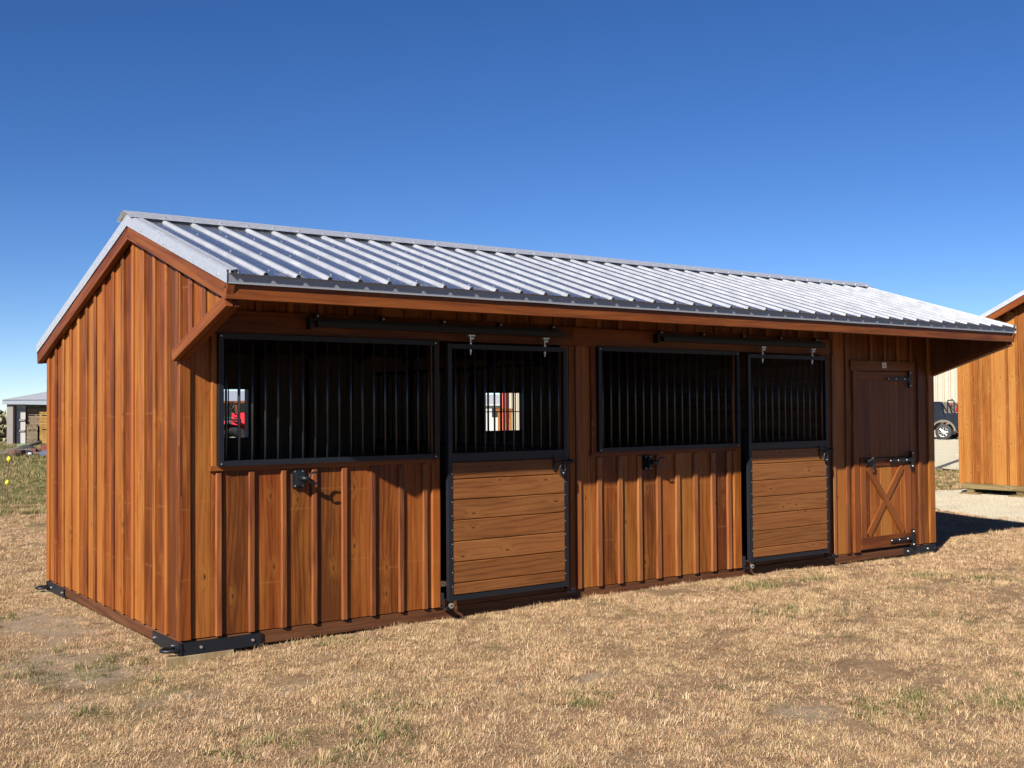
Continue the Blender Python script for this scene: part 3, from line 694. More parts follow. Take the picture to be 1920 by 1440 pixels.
for sg in (-1, 1):
    ye = CR+sg*(CW/2+.30); ze = CE-.30*CK
    b = MB(); b.prism([(CX-.22, ye, ze+.06), (CX-.22, CR, cz(CR)+.06), (CX-.22, CR, cz(CR)+.09), (CX-.22, ye, ze+.09)], (CL+.44, 0, 0)); r = b.build('roof_slope', M_ROOF, cab)
    x = CX-.1
    while x < CX+CL+.2:
        MB().prism([(x-.03, ye, ze+.09), (x+.03, ye, ze+.09), (x+.012, ye, ze+.11), (x-.012, ye, ze+.11)], (0, CR-ye, cz(CR)-ze)).build('rib', M_ROOF, r); x += .2286*2
    MB().prism([(CX-.225, ye, ze+.03), (CX-.225, CR, cz(CR)+.03), (CX-.225, CR, cz(CR)+.115), (CX-.225, ye, ze+.115)], (-.012, 0, 0)).build('rake_trim', M_TRIMMETAL, cab)
    board('rake_board', (CX-.18, ye, ze-.03), (CX-.18, CR, cz(CR)-.03), .12, .04, (-1, 0, 0), M_TRIM, cab)
    board('fascia_board', (CX-.2, ye-sg*.04, ze-.02), (CX+CL+.2, ye-sg*.04, ze-.02), .11, .036, (0, sg, 0), M_TRIM, cab)
MB().prism([(CX-.2, CR, cz(CR)-.02), (CX-.2, CR+1.8, CE-.02), (CX-.2, CR+1.8, CE+.02), (CX-.2, CR, cz(CR)+.02)], (.25, 0, 0)).build('soffit', M_TRIM, cab)
MB().prism([(CX-.2, CR, cz(CR)-.02), (CX-.2, CR-1.8, CE-.02), (CX-.2, CR-1.8, CE+.02), (CX-.2, CR, cz(CR)+.02)], (.25, 0, 0)).build('soffit', M_TRIM, cab)
board('rim_joist', (CX+.03, CY0, CZ-.055), (CX+.03, CY1-.05, CZ-.055), .10, .04, (-1, 0, 0), M_TREATED, cab)
for yy in (CY1-.22, CY1-1.22, CY1-2.3, CY0+.35):
    board('skid', (CX+.02, yy+.07, CZ-.16), (CX+CL, yy+.07, CZ-.16), .11, .14, (0, -1, 0), M_TREATED, cab)
for i, (yy, wd, lab) in enumerate(((CY1-.25, .34, 'flat weathered wood block under the outer corner of the cabin'), (CY1-1.27, .42, 'flat weathered wood block under the second skid of the cabin'), (CY1-2.3, .4, None))):
    if lab is None: continue
    x = CX+.05; z0 = .02; o = MB().box((-.18, -wd/2, 0), (.18, wd/2, .055)).build('support_block', M_TREATED); o.location = (x, yy, .03); o.rotation_euler = (0, 0, .1)
    tag(o, lab, 'block')
# ------------------------------------------------------------------ metal building and vehicles on the right
def ribbed(name, p0, p1, h, mat, parent, pitch=.33, dep=.04, z0=0.):
    p0 = V(p0); p1 = V(p1); d = (p1-p0); Lw = d.length; d.normalize(); nn = V((d.y, -d.x, 0))
    b = MB(); n = int(Lw/pitch); pts = []
    for i in range(n):
        s = i*pitch
        for ds, o in ((0, 0), (.55*pitch, 0), (.62*pitch, dep), (.86*pitch, dep), (.94*pitch, 0)): pts.append(p0+d*(s+ds)+nn*o)
    for a, c in zip(pts[:-1], pts[1:]):
        b.add([(a.x, a.y, z0), (c.x, c.y, z0), (c.x, c.y, h), (a.x, a.y, h)], [(0, 1, 2, 3)])
    return b.build(name, mat, parent)
def hdir(px): # horizontal direction of an image column, used only to set real distances of far things
    d = fwd+RR*((px-960)/FPX); d.z = 0; return d.normalized()
M_CREAM = plain('cream_metal_siding', (.27, .245, .195), .5, 0, 3, .06); M_WHITE = plain('white_metal_siding', (.36, .36, .36), .5, 0, 3, .05)
M_GREYROOF = plain('grey_metal_roof', (.40, .41, .43), .45, .3, 3, .1)
c0 = CAM+hdir(1550)*84; c1 = CAM+hdir(2150)*84; c0.z = c1.z = 0
mbd = thing('metal_building', ((c0+c1)/2), 'tall cream ribbed metal building behind the blue pickup', 'building')
ribbed('wall', c0, c1, 6.3, M_CREAM, mbd, .42, .06)
nrm = (c1-c0).normalized(); dep = V((-nrm.y, nrm.x, 0))*14
MB().prism([c0+V((0, 0, 0))+dep*.01, c1+dep*.01, c1+dep, c0+dep], (0, 0, 6.25)).build('body', M_CREAM, mbd)
q0 = c0-dep*.02; q1 = c1-dep*.02
MB().add([q0+V((0, 0, 6.3)), q1+V((0, 0, 6.3)), (c1+dep*.5)+V((0, 0, 7.3)), (c0+dep*.5)+V((0, 0, 7.3)), c1+dep*1.02+V((0, 0, 6.3)), c0+dep*1.02+V((0, 0, 6.3))], [(0, 1, 2, 3), (3, 2, 4, 5)]).build('roof', M_GREYROOF, mbd)
def pickup(name, loc, rz, paint, label, flare=True):
    t = thing(name, loc, label, 'pickup', None, rz)
    M_P = plain(name+'_paint', paint, .25, .2, 3, .08, coat=.7); M_G = plain(name+'_glass', (.012, .014, .017), .06, 0, 3, .1)
    M_F = plain(name+'_flare', (.13, .115, .085) if flare else paint, .5)
    Mx = Matrix.Translation(loc) @ Matrix.Rotation(rz, 4, 'Z')
    def put(mb, nm, mat, par=None, smooth=False):
        o = mb.build(nm, mat, None, smooth); o.parent = par or t; return o
    # local: x = length (front at -x), y = width (camera side at -y), z = up ; rear axle at x = 0
    hw = .98
    def side(pts, y0, y1, mb): mb.prism([(a, y0, b) for a, b in pts], (0, y1-y0, 0))
    def arc(cx, r, a0, a1, n=9): return [(cx+r*math.cos(math.radians(a0+(a1-a0)*i/n)), .40+r*math.sin(math.radians(a0+(a1-a0)*i/n))) for i in range(n+1)]
    bed = [(1.72, .62)]+[(1.72, 1.30), (1.66, 1.34), (.06, 1.34), (.06, .93)]+arc(0, .52, 83, 15)
    b = MB(); side(bed, -hw, -hw+.09, b); side(bed, hw-.09, hw, b); b.box((1.64, -hw+.09, .62), (1.72, hw-.09, 1.31)); b.box((.60, -hw+.09, .70), (1.64, hw-.09, .76)); b.box((.06, -hw+.09, .93), (.12, hw-.09, 1.33))
    put(b, 'cargo_bed', M_P)
    cabp = [(-.56, .48), (-.50, .62), (-.38, .80), (-.2, .90), (.045, .94), (.045, 1.32), (-3.3, 1.30), (-4.62, 1.22), (-4.80, 1.0), (-4.82, .55), (-4.26, .52)]+arc(-3.75, .50, 165, 15)+[(-3.22, .46)]
    b = MB(); side(cabp, -hw, hw, b); put(b, 'body', M_P)
    b = MB(); lo = 1.32; hi = 1.86
    vs = [(.02, -.90, lo), (-3.25, -.90, lo), (-3.25, .90, lo), (.02, .90, lo), (-.12, -.74, hi), (-2.55, -.74, hi), (-2.55, .74, hi), (-.12, .74, hi)]
    b.add(vs, [(0, 1, 5, 4), (1, 2, 6, 5), (2, 3, 7, 6), (3, 0, 4, 7)]); b.add([(-.10, -.76, hi), (-2.6, -.76, hi), (-2.6, .76, hi), (-.10, .76, hi), (-.22, -.66, hi+.06), (-2.45, -.66, hi+.06), (-2.45, .66, hi+.06), (-.22, .66, hi+.06)], [(0, 1, 5, 4), (1, 2, 6, 5), (2, 3, 7, 6), (3, 0, 4, 7), (4, 5, 6, 7)])
    gl = put(b, 'cab_glass', M_G)
    b = MB()
    for s in (-1, 1):
        for (a, c) in (((.02, lo), (-.12, hi)), ((-1.7, lo), (-1.65, hi)), ((-3.25, lo), (-2.55, hi))): b.tube([(a[0], s*.905, a[1]), (c[0], s*.745, c[1])], .04, 6)
        b.tube([(-.12, s*.745, hi), (-2.55, s*.745, hi)], .04, 6)
    put(b, 'cab_pillars', M_P)
    b = MB()  # headache rack
    for s in (-1, 1): b.tube([(.16, s*.75, 1.34), (.16, s*.70, 1.93), (.16, s*.55, 1.98)], .03, 6); b.tube([(.16, s*.72, 1.88), (.55, s*.85, 1.36)], .025, 6)
    b.tube([(.16, -.56, 1.98), (.16, .56, 1.98)], .03, 6); b.tube([(.16, -.7, 1.68), (.16, .7, 1.68)], .022, 6); put(b, 'cargo_rack', M_BLACK)
    for s in (-1, 1):
        for wx in (0, -3.75):
            if flare:
                pts = [(wx+.56*math.cos(math.radians(a)), s*(hw+.015), .40+.56*math.sin(math.radians(a))) for a in range(5, 180, 10)]
                put(MB().tube(pts, .055, 6), 'fender_flare', M_F)
            y0, y1 = s*(hw-.24), s*(hw+.02)
            b = MB(); n = 24; R_ = .40; prof = [(y0, .24), (y0, .36), (y0+(y1-y0)*.12, .395), (y1-(y1-y0)*.12, .395), (y1, .36), (y1, .24)]
            vs = [(wx+r*math.cos(2*math.pi*k/n), y, .40+r*math.sin(2*math.pi*k/n)) for (y, r) in prof for k in range(n)]
            b.add(vs, [(j*n+k, j*n+(k+1) % n, (j+1)*n+(k+1) % n, (j+1)*n+k) for j in range(5) for k in range(n)])
            wh = put(b, 'wheel', M_RUBBER, None, True)
            r = MB(); yo = y1-s*.02; r.cyl((wx, yo-s*.12, .40), (wx, yo-s*.10, .40), .235, n=20, mi=1)
            for k in range(8):
                a = 2*math.pi*k/8; r.tube([(wx+.05*math.cos(a), yo-s*.01, .40+.05*math.sin(a)), (wx+.225*math.cos(a), yo-s*.02, .40+.225*math.sin(a))], [.03, .024], 5)
            r.tube([(wx+.232*math.cos(2*math.pi*k/20), yo, .40+.232*math.sin(2*math.pi*k/20)) for k in range(21)], .016, 5); r.cyl((wx, yo-s*.02, .40), (wx, yo+s*.015, .40), .06, n=10)
            o = r.build('rim', [M_ZINC, M_BLACK]); o.parent = wh
    for s in (-1, 1): put(MB().box((1.62, s*hw-.03 if s > 0 else s*hw-.012, .92), (1.735, s*hw+.012 if s > 0 else s*hw+.03, 1.20)), 'tail_light', plain('tail_light_red', (.45, .01, .01), .2, 0, 5, .1))
    put(MB().box((1.72, -.9, .50), (1.86, .9, .66)), 'rear_bumper', M_ZINC)
    put(MB().tube([(-1.6, -.98, 1.1), (-1.6, -1.16, 1.45)], .02, 6).ball((-3.0, -1.12, 1.42), .14, 8, 0, (.5, 1, 1)), 'wing_mirror', M_BLACK)
    put(MB().cyl((-2.2, -.6, 1.9), (-2.2, -.6, 2.06), .012, n=6).ball((-2.2, -.6, 2.09), .045, 8), 'antenna', M_BLACK)
    return t
fx = hdir(1776)
wpos = CAM+fx*59.5; wpos.z = 0
side_d = V((fx.y, -fx.x, 0))                       # truck axis square to the sight line
rz = math.atan2(side_d.y, side_d.x)
ctr = wpos-V((-math.sin(rz), math.cos(rz), 0))*(-.98)
pickup('pickup_truck', (ctr.x, ctr.y, .04), rz-.22, (.003, .006, .017), 'dark blue pickup truck with tan fender flares parked on pale gravel')
rp = CAM+hdir(1822)*70
pickup('pickup_truck', (rp.x, rp.y, .04), rz-1.35, (.30, .010, .010), 'bright red pickup partly hidden behind the blue pickup', False)
# flat dark strip standing in for a cast shadow at the gravel edge
a = V((24.2, 9.75, 0)); b_ = V((31.5, 13.2, 0))
o = MB().box((0, -.09, 0), ((b_-a).length, .09, .05)).build('shadow_strip', plain('shadow_grey', (.05, .048, .046), .85, 0, 6, .3)); o.location = (a.x, a.y, .03); o.rotation_euler = (0, 0, math.atan2((b_-a).y, (b_-a).x))
tag(o, 'long dark grey strip standing in for a shadow on pale gravel between barn and cabin', 'beam')
# ------------------------------------------------------------------ far left: lumber shed, lumber stacks, scrap, marker stake
def at(px, dist, z=0.): p = CAM+hdir(px)*dist; p.z = z; return p
sx_ = V((rgt.x, rgt.y, 0)).normalized()
o0 = at(11, 66); 
hx = hdir(48); rs = V((hx.y, -hx.x, 0))
dsh = (hx*1.0+rs*.55).normalized()
shd = thing('lumber_shed', o0+rs*5+dsh*4, 'open fronted grey metal lumber shed beyond the field at far left', 'shed')
ML, MH = 12., 2.18
M_SHEDW = plain('dull_purple_grey_metal', (.22, .20, .19), .6, 0, 3, .1)
def P3(s, d, z): q = o0+rs*s+dsh*d; return V((q.x, q.y, z))
MB().prism([P3(-.1, -.15, MH), P3(ML, -.15, MH), P3(ML, -.15, MH+.24), P3(-.1, -.15, MH+.24)], dsh*.06).build('fascia', plain('pale_blue_grey_trim', (.26, .29, .34), .5), shd)
MB().add([P3(-.1, -.2, MH+.245), P3(ML, -.2, MH+.245), P3(ML, 5, MH+.80), P3(-.1, 5, MH+.80), P3(ML, 10, MH+.245), P3(-.1, 10, MH+.245)], [(0, 1, 2, 3), (3, 2, 4, 5)]).build('roof', M_GREYROOF, shd)
for s, d, w in ((.05, 0, .30), (4.5, 0, .18), (8.5, 0, .18), (11.8, 0, .2)): MB().prism([P3(s, d, 0), P3(s+w, d, 0), P3(s+w, d+.2, 0), P3(s, d+.2, 0)], (0, 0, MH)).build('post', M_SHEDW, shd)
ew = MB().prism([P3(.1, .2, 0), P3(.12, 9.5, 0), P3(.12, 9.5, MH), P3(.1, .2, MH)], (.03, 0, 0)).build('end_wall', M_WHITE, shd)
for z in (.75, 1.35, 1.95): MB().prism([P3(.13, .2, z), P3(.13, 9.4, z), P3(.13, 9.4, z+.10), P3(.13, .2, z+.10)], rs*.06).build('girt', M_SHEDW, shd)
ribbed('back_wall', P3(0, 9.6, 0), P3(ML, 9.6, 0), MH+.1, M_SHEDW, shd, .4)
MB().prism([P3(.36, .35, 0), P3(.80, .35, 0), P3(.80, .35, MH), P3(.36, .35, MH)], dsh*.03).build('front_panel', M_WHITE, shd)
for z in (.70, 1.28, 1.80): MB().prism([P3(.36, .28, z), P3(.80, .28, z), P3(.80, .28, z+.09), P3(.36, .28, z+.09)], dsh*.05).build('girt', M_SHEDW, shd)
def stack(name, s, d, w, dp, h, mat, label, lay=.09):
    p = P3(s, d, 0); t = thing(name, p, label, 'lumber stack', 'lumber stacks in the far shed'); z = 0; k = 0
    ang = math.atan2(rs.y, rs.x)
    while z < h:
        b = MB(); hh = lay if k % 9 else .05; j = random.uniform(-.02, .02)
        if k % 9 == 0:
            for q in (0, w*.5-.05, w-.1): b.box((q, 0, 0), (q+.1, dp, hh))
        else:
            n = max(1, int(w/.19)); bw = w/n
            for q in range(n): b.box((q*bw+j, random.uniform(-.012, .012), 0), ((q+1)*bw-.006+j, dp, hh-.006))
        o = b.build('board_layer', mat); o.parent = t; o.location = (0, 0, z); z += hh; k += 1
    t.rotation_euler = (0, 0, ang)
stack('lumber_stack', .78, .5, .95, 2.2, 1.95, M_OLDLUM, 'tall tan lumber stack beside the white end wall of the far shed')
stack('lumber_stack', 1.08, -.1, .55, 1.8, 1.05, M_OLDLUM, 'low tan lumber stack in front of the tall stack in the far shed')
stack('lumber_stack', 1.78, -.2, 1.1, 2.0, 1.72, M_GOLDLUM, 'golden yellow lumber stack nearest the horse barn in the far shed')
stack('lumber_stack', 1.5, 4.5, 2.2, 2.0, 1.6, M_OLDLUM, 'dim lumber stack at the back of the far shed')
# scrap heap pieces
def scrap(name, px, dist, mb, mat, label, cat, smooth=False, rz=0):
    o = mb.build(name, mat, None, smooth); o.location = at(px, dist); o.rotation_euler = (0, 0, rz); tag(o, label, cat); return o
ar = math.atan2(rs.y, rs.x)
M_LOG = plain('grey_brown_bark', (.07, .055, .045), .9, 0, 8, .4)
scrap('old_pole', 4, 50, MB().tube([(0, 0, .08), (.9, .1, .38), (1.5, .1, .52)], [.09, .08, .07], 8), M_LOG, 'grey brown pole leaning upward on the scrap heap', 'pole', True, ar)
scrap('old_pole', 1, 49, MB().tube([(0, 0, .10), (1.0, -.2, .22), (1.7, -.3, .2)], [.09, .09, .07], 8), M_LOG, 'grey brown pole lying low at the left of the scrap heap', 'pole', True, ar)
scrap('green_crate', 33, 50, MB().box((0, 0, 0), (.42, .4, .42)).box((-.02, -.02, .38), (.44, .42, .44)), plain('faded_green', (.17, .24, .12), .7), 'faded green crate in the scrap heap', 'crate', False, ar)
def tyre(): 
    b = MB(); return b.tube([(.30*math.cos(a), .30*math.sin(a), .12) for a in [2*math.pi*i/20 for i in range(21)]], .12, 8)
scrap('worn_tyre', 44, 49, tyre(), M_RUBBER, 'black tyre lying in the middle of the scrap heap', 'tyre', True)
o = scrap('worn_tyre', 50, 49.5, tyre(), M_RUBBER, 'black tyre standing upright behind the rusty harrow in the scrap heap', 'tyre', True); o.rotation_euler = (1.3, 0, ar)
scrap('scrap_harrow', 62, 48.5, MB().box((0, 0, .05), (1.0, .08, .16)).box((0, .5, .05), (1.0, .58, .16)).box((0, .08, .05), (.1, .5, .3)).box((.8, .08, .05), (.9, .5, .38)).box((.3, .1, .15), (.65, .45, .42)), plain('rust_red', (.16, .04, .03), .8, 0, 12, .4), 'rusty red farm harrow in the scrap heap', 'harrow', False, ar)
scrap('blue_tarp', 70, 47.5, MB().add([(0, 0, 0), (.5, -.1, 0), (.95, .1, 0), (.9, .6, 0), (.3, .7, 0), (.15, .2, .22), (.5, .15, .3), (.72, .3, .2), (.4, .5, .24)], [(0, 1, 6, 5), (1, 2, 7, 6), (2, 3, 8, 7), (3, 4, 8), (4, 0, 5, 8), (5, 6, 7, 8)]), plain('dark_blue_tarp', (.05, .06, .10), .6), 'dark blue tarp bundle at right end of the scrap heap', 'tarp', False, ar)
for px, lab in ((29, 'white bucket left of the green crate in the scrap heap'), (57, 'white bucket by the rusty harrow in the scrap heap')):
    scrap('white_bucket', px, 48, MB().cyl((0, 0, 0), (0, 0, .16), .065, .085, 12), M_WHITE, lab, 'bucket', True)
scrap('rusty_drum', 17, 47.5, MB().cyl((0, 0, .14), (.55, .2, .14), .14, .14, 14).cyl((.17, .062, .14), (.20, .073, .14), .15, .15, 14).cyl((.35, .127, .14), (.38, .138, .14), .15, .15, 14), plain('rust_brown', (.07, .035, .025), .85, 0, 9, .4), 'rusty brown drum lying on its side in the scrap heap', 'drum', True, ar)
scrap('old_pole', 38, 48, MB().tube([(0, 0, .06), (1.1, .2, .14), (1.9, .3, .30)], [.07, .065, .05], 8), M_LOG, 'thin dark pole crossing the scrap heap under the green crate', 'pole', True, ar)
scrap('cable_spool', 54, 50.5, MB().cyl((0, 0, 0), (0, 0, .04), .36, .36, 16).cyl((0, 0, .04), (0, 0, .40), .17, .17, 12).cyl((0, 0, .40), (0, 0, .44), .36, .36, 16), M_OLDLUM, 'wooden cable spool behind the tyres in the scrap heap', 'spool', False, ar)
# marker stake with two yellow balls
sp = V((1.80, 13.95, 0)); stk = thing('marker_stake', sp, 'thin rusty stake with two yellow balls in the grass at far left', 'stake')
o = MB().tube([(0, 0, -.03), (.012, 0, .45), (.045, 0, .93)], .009, 6).build('rod', plain('rusty_rod', (.09, .045, .03), .8)); o.parent = stk
M_YEL = plain('yellow_ball_plastic', (.75, .58, .02), .35, 0, 5, .1)
for (x, z) in ((.014, .48), (.042, .90)):
    o = MB().ball((x, 0, z), .037, 14).cyl((x, 0, z-.05), (x, 0, z+.05), .012, n=8).build('ball', M_YEL, None, True); o.parent = stk
# ------------------------------------------------------------------ things seen through the rear windows
s0 = at(330, 62); d1 = hdir(430); r1 = V((d1.y, -d1.x, 0))
ob = thing('farm_shed', s0+r1*4, 'low farm shed with pale metal roof seen through the left rear window', 'shed')
def P4(s, d, z): q = s0+r1*s+d1*d; return V((q.x, q.y, z))
MB().add([P4(0, 0, 2.28), P4(9, 0, 2.28), P4(9, 5, 2.85), P4(0, 5, 2.85), P4(9, 10, 2.28), P4(0, 10, 2.28)], [(0, 1, 2, 3), (3, 2, 4, 5)]).build('roof', plain('pale_metal_roof', (.30, .33, .38), .5, .2, 3, .05), ob)
MB().prism([P4(0, 0, 2.16), P4(9, 0, 2.16), P4(9, 0, 2.28), P4(0, 0, 2.28)], d1*.05).build('fascia', M_TRIM, ob)
for s in (.1, 3.05, 6, 8.8): MB().prism([P4(s, .1, 0), P4(s+.16, .1, 0), P4(s+.16, .26, 0), P4(s, .26, 0)], (0, 0, 2.16)).build('post', M_TRIM, ob)
MB().prism([P4(0, 5, 0), P4(9, 5, 0), P4(9, 5, 2.6), P4(0, 5, 2.6)], d1*.1).build('back_wall', plain('dull_grey_wall', (.20, .20, .19), .8), ob)
o = MB().box((0, 0, 0), (2.4, 1.4, 1.35)).box((-.06, -.06, 1.35), (2.46, 1.46, 1.43)).box((.2, -.03, .1), (1.0, 0, 1.2)).box((1.2, -.03, .1), (2.2, 0, 1.2)).build('green_container', plain('dark_green_paint', (.004, .022, .018), .6)); o.location = at(372, 58); o.rotation_euler = (0, 0, math.atan2(r1.y, r1.x)); tag(o, 'dark green container standing before the low farm shed', 'container')
def tractor(loc, rz):
    t = thing('red_tractor', loc, 'bright red tractor seen through the left rear window bars', 'tractor', None, rz)
    MR = plain('tractor_red', (.62, .02, .035), .35, 0, 4, .1, coat=.3)
    def put(mb, nm, mat, sm_=False): o = mb.build(nm, mat, None, sm_); o.parent = t; return o
    put(MB().prism([(.0, -.28, .75), (1.35, -.28, .70), (1.42, -.28, 1.10), (1.2, -.28, 1.28), (.0, -.28, 1.35)], (0, .56, 0)), 'hood', MR)
    put(MB().box((1.36, -.24, .72), (1.44, .24, 1.08)), 'grille', M_BLACK); put(MB().box((-.9, -.2, .45), (1.3, .2, .78)), 'chassis', M_BLACK)
    for s in (-1, 1):
        pts = [(-.55+.62*math.cos(math.radians(a)), s*.62, .55+.62*math.sin(math.radians(a))) for a in range(10, 171, 16)]
        b = MB()
        for p, q in zip(pts[:-1], pts[1:]): b.add([(p[0], s*.40, p[2]), (q[0], s*.40, q[2]), (q[0], s*.80, q[2]), (p[0], s*.80, p[2])], [(0, 1, 2, 3)])
        put(b, 'fender', MR)
        w = put(MB().tube([(-.55+.42*math.cos(a), s*.62, .55+.42*math.sin(a)) for a in [2*math.pi*i/20 for i in range(21)]], .14, 8), 'rear_wheel', M_RUBBER, True)
        o = MB().cyl((-.55, s*.55, .55), (-.55, s*.70, .55), .28, n=16).build('rim', plain('rim_cream', (.6, .55, .4), .5)); o.parent = w
        w = put(MB().tube([(1.05+.24*math.cos(a), s*.52, .34+.24*math.sin(a)) for a in [2*math.pi*i/16 for i in range(17)]], .10, 8), 'front_wheel', M_RUBBER, True)
        o = MB().cyl((1.05, s*.47, .34), (1.05, s*.57, .34), .16, n=12).build('rim', bpy.data.materials['rim_cream']); o.parent = w
    put(MB().box((-.75, -.22, 1.0), (-.35, .22, 1.08)).box((-.80, -.22, 1.05), (-.72, .22, 1.42)), 'seat', M_BLACK)
    put(MB().tube([(-.05, 0, 1.3), (-.2, 0, 1.5)], .02, 6).tube([(-.2+.05*math.cos(a), .17*math.sin(a), 1.5+.1*math.cos(a)) for a in [2*math.pi*i/14 for i in range(15)]], .015, 6), 'steering_wheel', M_BLACK)
    put(MB().tube([(-.85, -.45, .9), (-.85, -.45, 1.75), (-.85, .45, 1.75), (-.85, .45, .9)], .03, 6), 'roll_bar', MR); put(MB().cyl((.9, 0, 1.25), (.9, 0, 1.85), .03, n=8), 'exhaust_pipe', M_BLACK)
p = at(446, 33); tractor((p.x, p.y, 0), math.atan2(r1.y, r1.x)+.5)
bpy.data.objects['red_tractor'].scale = (1.25, 1.25, 1.25)
o = MB().cyl((0, 0, 0), (0, 0, .5), .16, .13, 12).cyl((0, 0, .5), (0, 0, .72), .06, .05, 8).ball((0, 0, .80), .09, 8).box((-.14, -.14, 0), (.14, .14, .06)).build('yellow_pump', plain('pump_yellow', (.65, .42, .10), .5)); o.location = at(420, 32, .45); tag(o, 'small yellow hand pump left of the red tractor', 'pump')
o = MB().box((-.5, -.4, 0), (.5, .4, .06)).box((-.45, -.35, .06), (-.35, .35, .25)).box((.35, -.35, .06), (.45, .35, .25)).box((-.5, -.4, .19), (.5, .4, .25)).box((-.45, -.35, .25), (-.35, .35, .39)).box((.35, -.35, .25), (.45, .35, .39)).box((-.5, -.4, .39), (.5, .4, .45)).build('wood_pallet', M_OLDLUM); p = at(420, 32); o.location = (p.x, p.y, -.0); o.rotation_euler = (0, 0, .6); tag(o, 'weathered wood pallet under the yellow hand pump', 'pallet')
# second window: white building, red post, cream building
w0 = at(880, 75); d2 = hdir(925); r2 = V((d2.y, -d2.x, 0))
wb = thing('white_house', w0+r2*2, 'long white building with grey roof seen through the middle rear window', 'building')
def P5(s, d, z): q = w0+r2*s+d2*d; return V((q.x, q.y, z))
MB().prism([P5(0, 0, 0), P5(5, 0, 0), P5(5, 0, 2.1), P5(0, 0, 2.1)], d2*6).build('wall', plain('white_render', (.30, .30, .31), .7, 0, 3, .05), wb)
MB().prism([P5(-.2, -.3, 2.05), P5(-.2, 3, 2.75), P5(-.2, 6.3, 2.05), P5(-.2, 6.3, 1.98), P5(-.2, 3, 2.66), P5(-.2, -.3, 1.98)], r2*5.4).build('roof', M_GREYROOF, wb)
MB().prism([P5(1.5, -.03, 1.2), P5(2.2, -.03, 1.2), P5(2.2, -.03, 1.8), P5(1.5, -.03, 1.8)], d2*.05).build('window', M_BLACK, wb)
c0 = at(948, 70); c1 = at(1050, 70)
cb = thing('cream_building', (c0+c1)/2, 'tall cream metal building seen through the right half of the middle rear window', 'building')
ribbed('wall', c0, c1, 3.6, M_CREAM, cb, .4); q = (c1-c0).normalized(); dq = V((-q.y, q.x, 0))*8
MB().prism([c0+dq*.02, c1+dq*.02, c1+dq, c0+dq], (0, 0, 3.55)).build('body', M_CREAM, cb); MB().add([c0-dq*.03+V((0, 0, 3.6)), c1-dq*.03+V((0, 0, 3.6)), c1+dq*1.03+V((0, 0, 4.3)), c0+dq*1.03+V((0, 0, 4.3))], [(0, 1, 2, 3)]).build('roof', M_GREYROOF, cb)
p = at(945, 40); o = MB().box((-.11, -.11, 0), (.11, .11, 3.2)).box((-.16, -.16, 0), (.16, .16, .1)).box((-.14, -.14, 3.2), (.14, .14, 3.26)).build('red_post', plain('faded_red_paint', (.45, .08, .06), .6)); o.location = p; tag(o, 'faded red square post seen through the middle rear window', 'post')
p = at(946, 38); tr = thing('timber_trestle', p, 'orange timber trestle with a diagonal brace before the red post', 'trestle')
for s in (-.2, .2): o = board('leg', r2*s, r2*s+V((0, 0, 1.68)), .08, .06, tuple(-d2), M_CABIN); o.parent = tr
o = board('beam', r2*-.3+V((0, 0, 1.7)), r2*.3+V((0, 0, 1.7)), .12, .08, tuple(-d2), M_CABIN); o.parent = tr
o = board('brace', r2*-.18+V((0, 0, .5)), r2*.18+V((0, 0, 1.6)), .07, .05, tuple(-d2), M_CABIN); o.parent = tr
# ------------------------------------------------------------------ vegetation
def grass_mat(name, cols, green):
    N = NT(name); at_ = N.n('ShaderNodeAttribute', attribute_name='tint'); oi = N.n('ShaderNodeObjectInfo'); g = N.n('ShaderNodeNewGeometry')
    b = N.noise(g.outputs['Position'], 1.6, 3, .6)
    b2 = N.noise(g.outputs['Position'], .55, 3, .6)
    f = N.math('ADD', N.math('ADD', at_.outputs['Fac'], N.math('MULTIPLY', N.math('SUBTRACT', b2, .5), .5)), N.math('MULTIPLY', N.math('SUBTRACT', b, .5), .6), clamp=True)
    c = N.ramp(f, [(p, tuple(v*k for v, k in zip(q, (.635, .595, .55)))) for p, q in cols])
    N.set(Base_Color=c, Roughness=.75); N.p.inputs['Specular IOR Level'].default_value = .25
    N.p.inputs['Subsurface Weight'].default_value = 0
    return N.mat
M_STRAW = grass_mat('dry_grass_blade', [(0, (.26, .15, .085)), (.2, (.52, .34, .20)), (.55, (.70, .49, .305)), (.8, (.80, .61, .40)), (.94, (.85, .70, .49)), (1, (.42, .38, .16))], False)
M_GREEN = grass_mat('green_grass_blade', [(0, (.06, .075, .025)), (.35, (.13, .16, .045)), (.62, (.24, .24, .08)), (.8, (.45, .36, .19)), (1, (.6, .46, .28))], True)
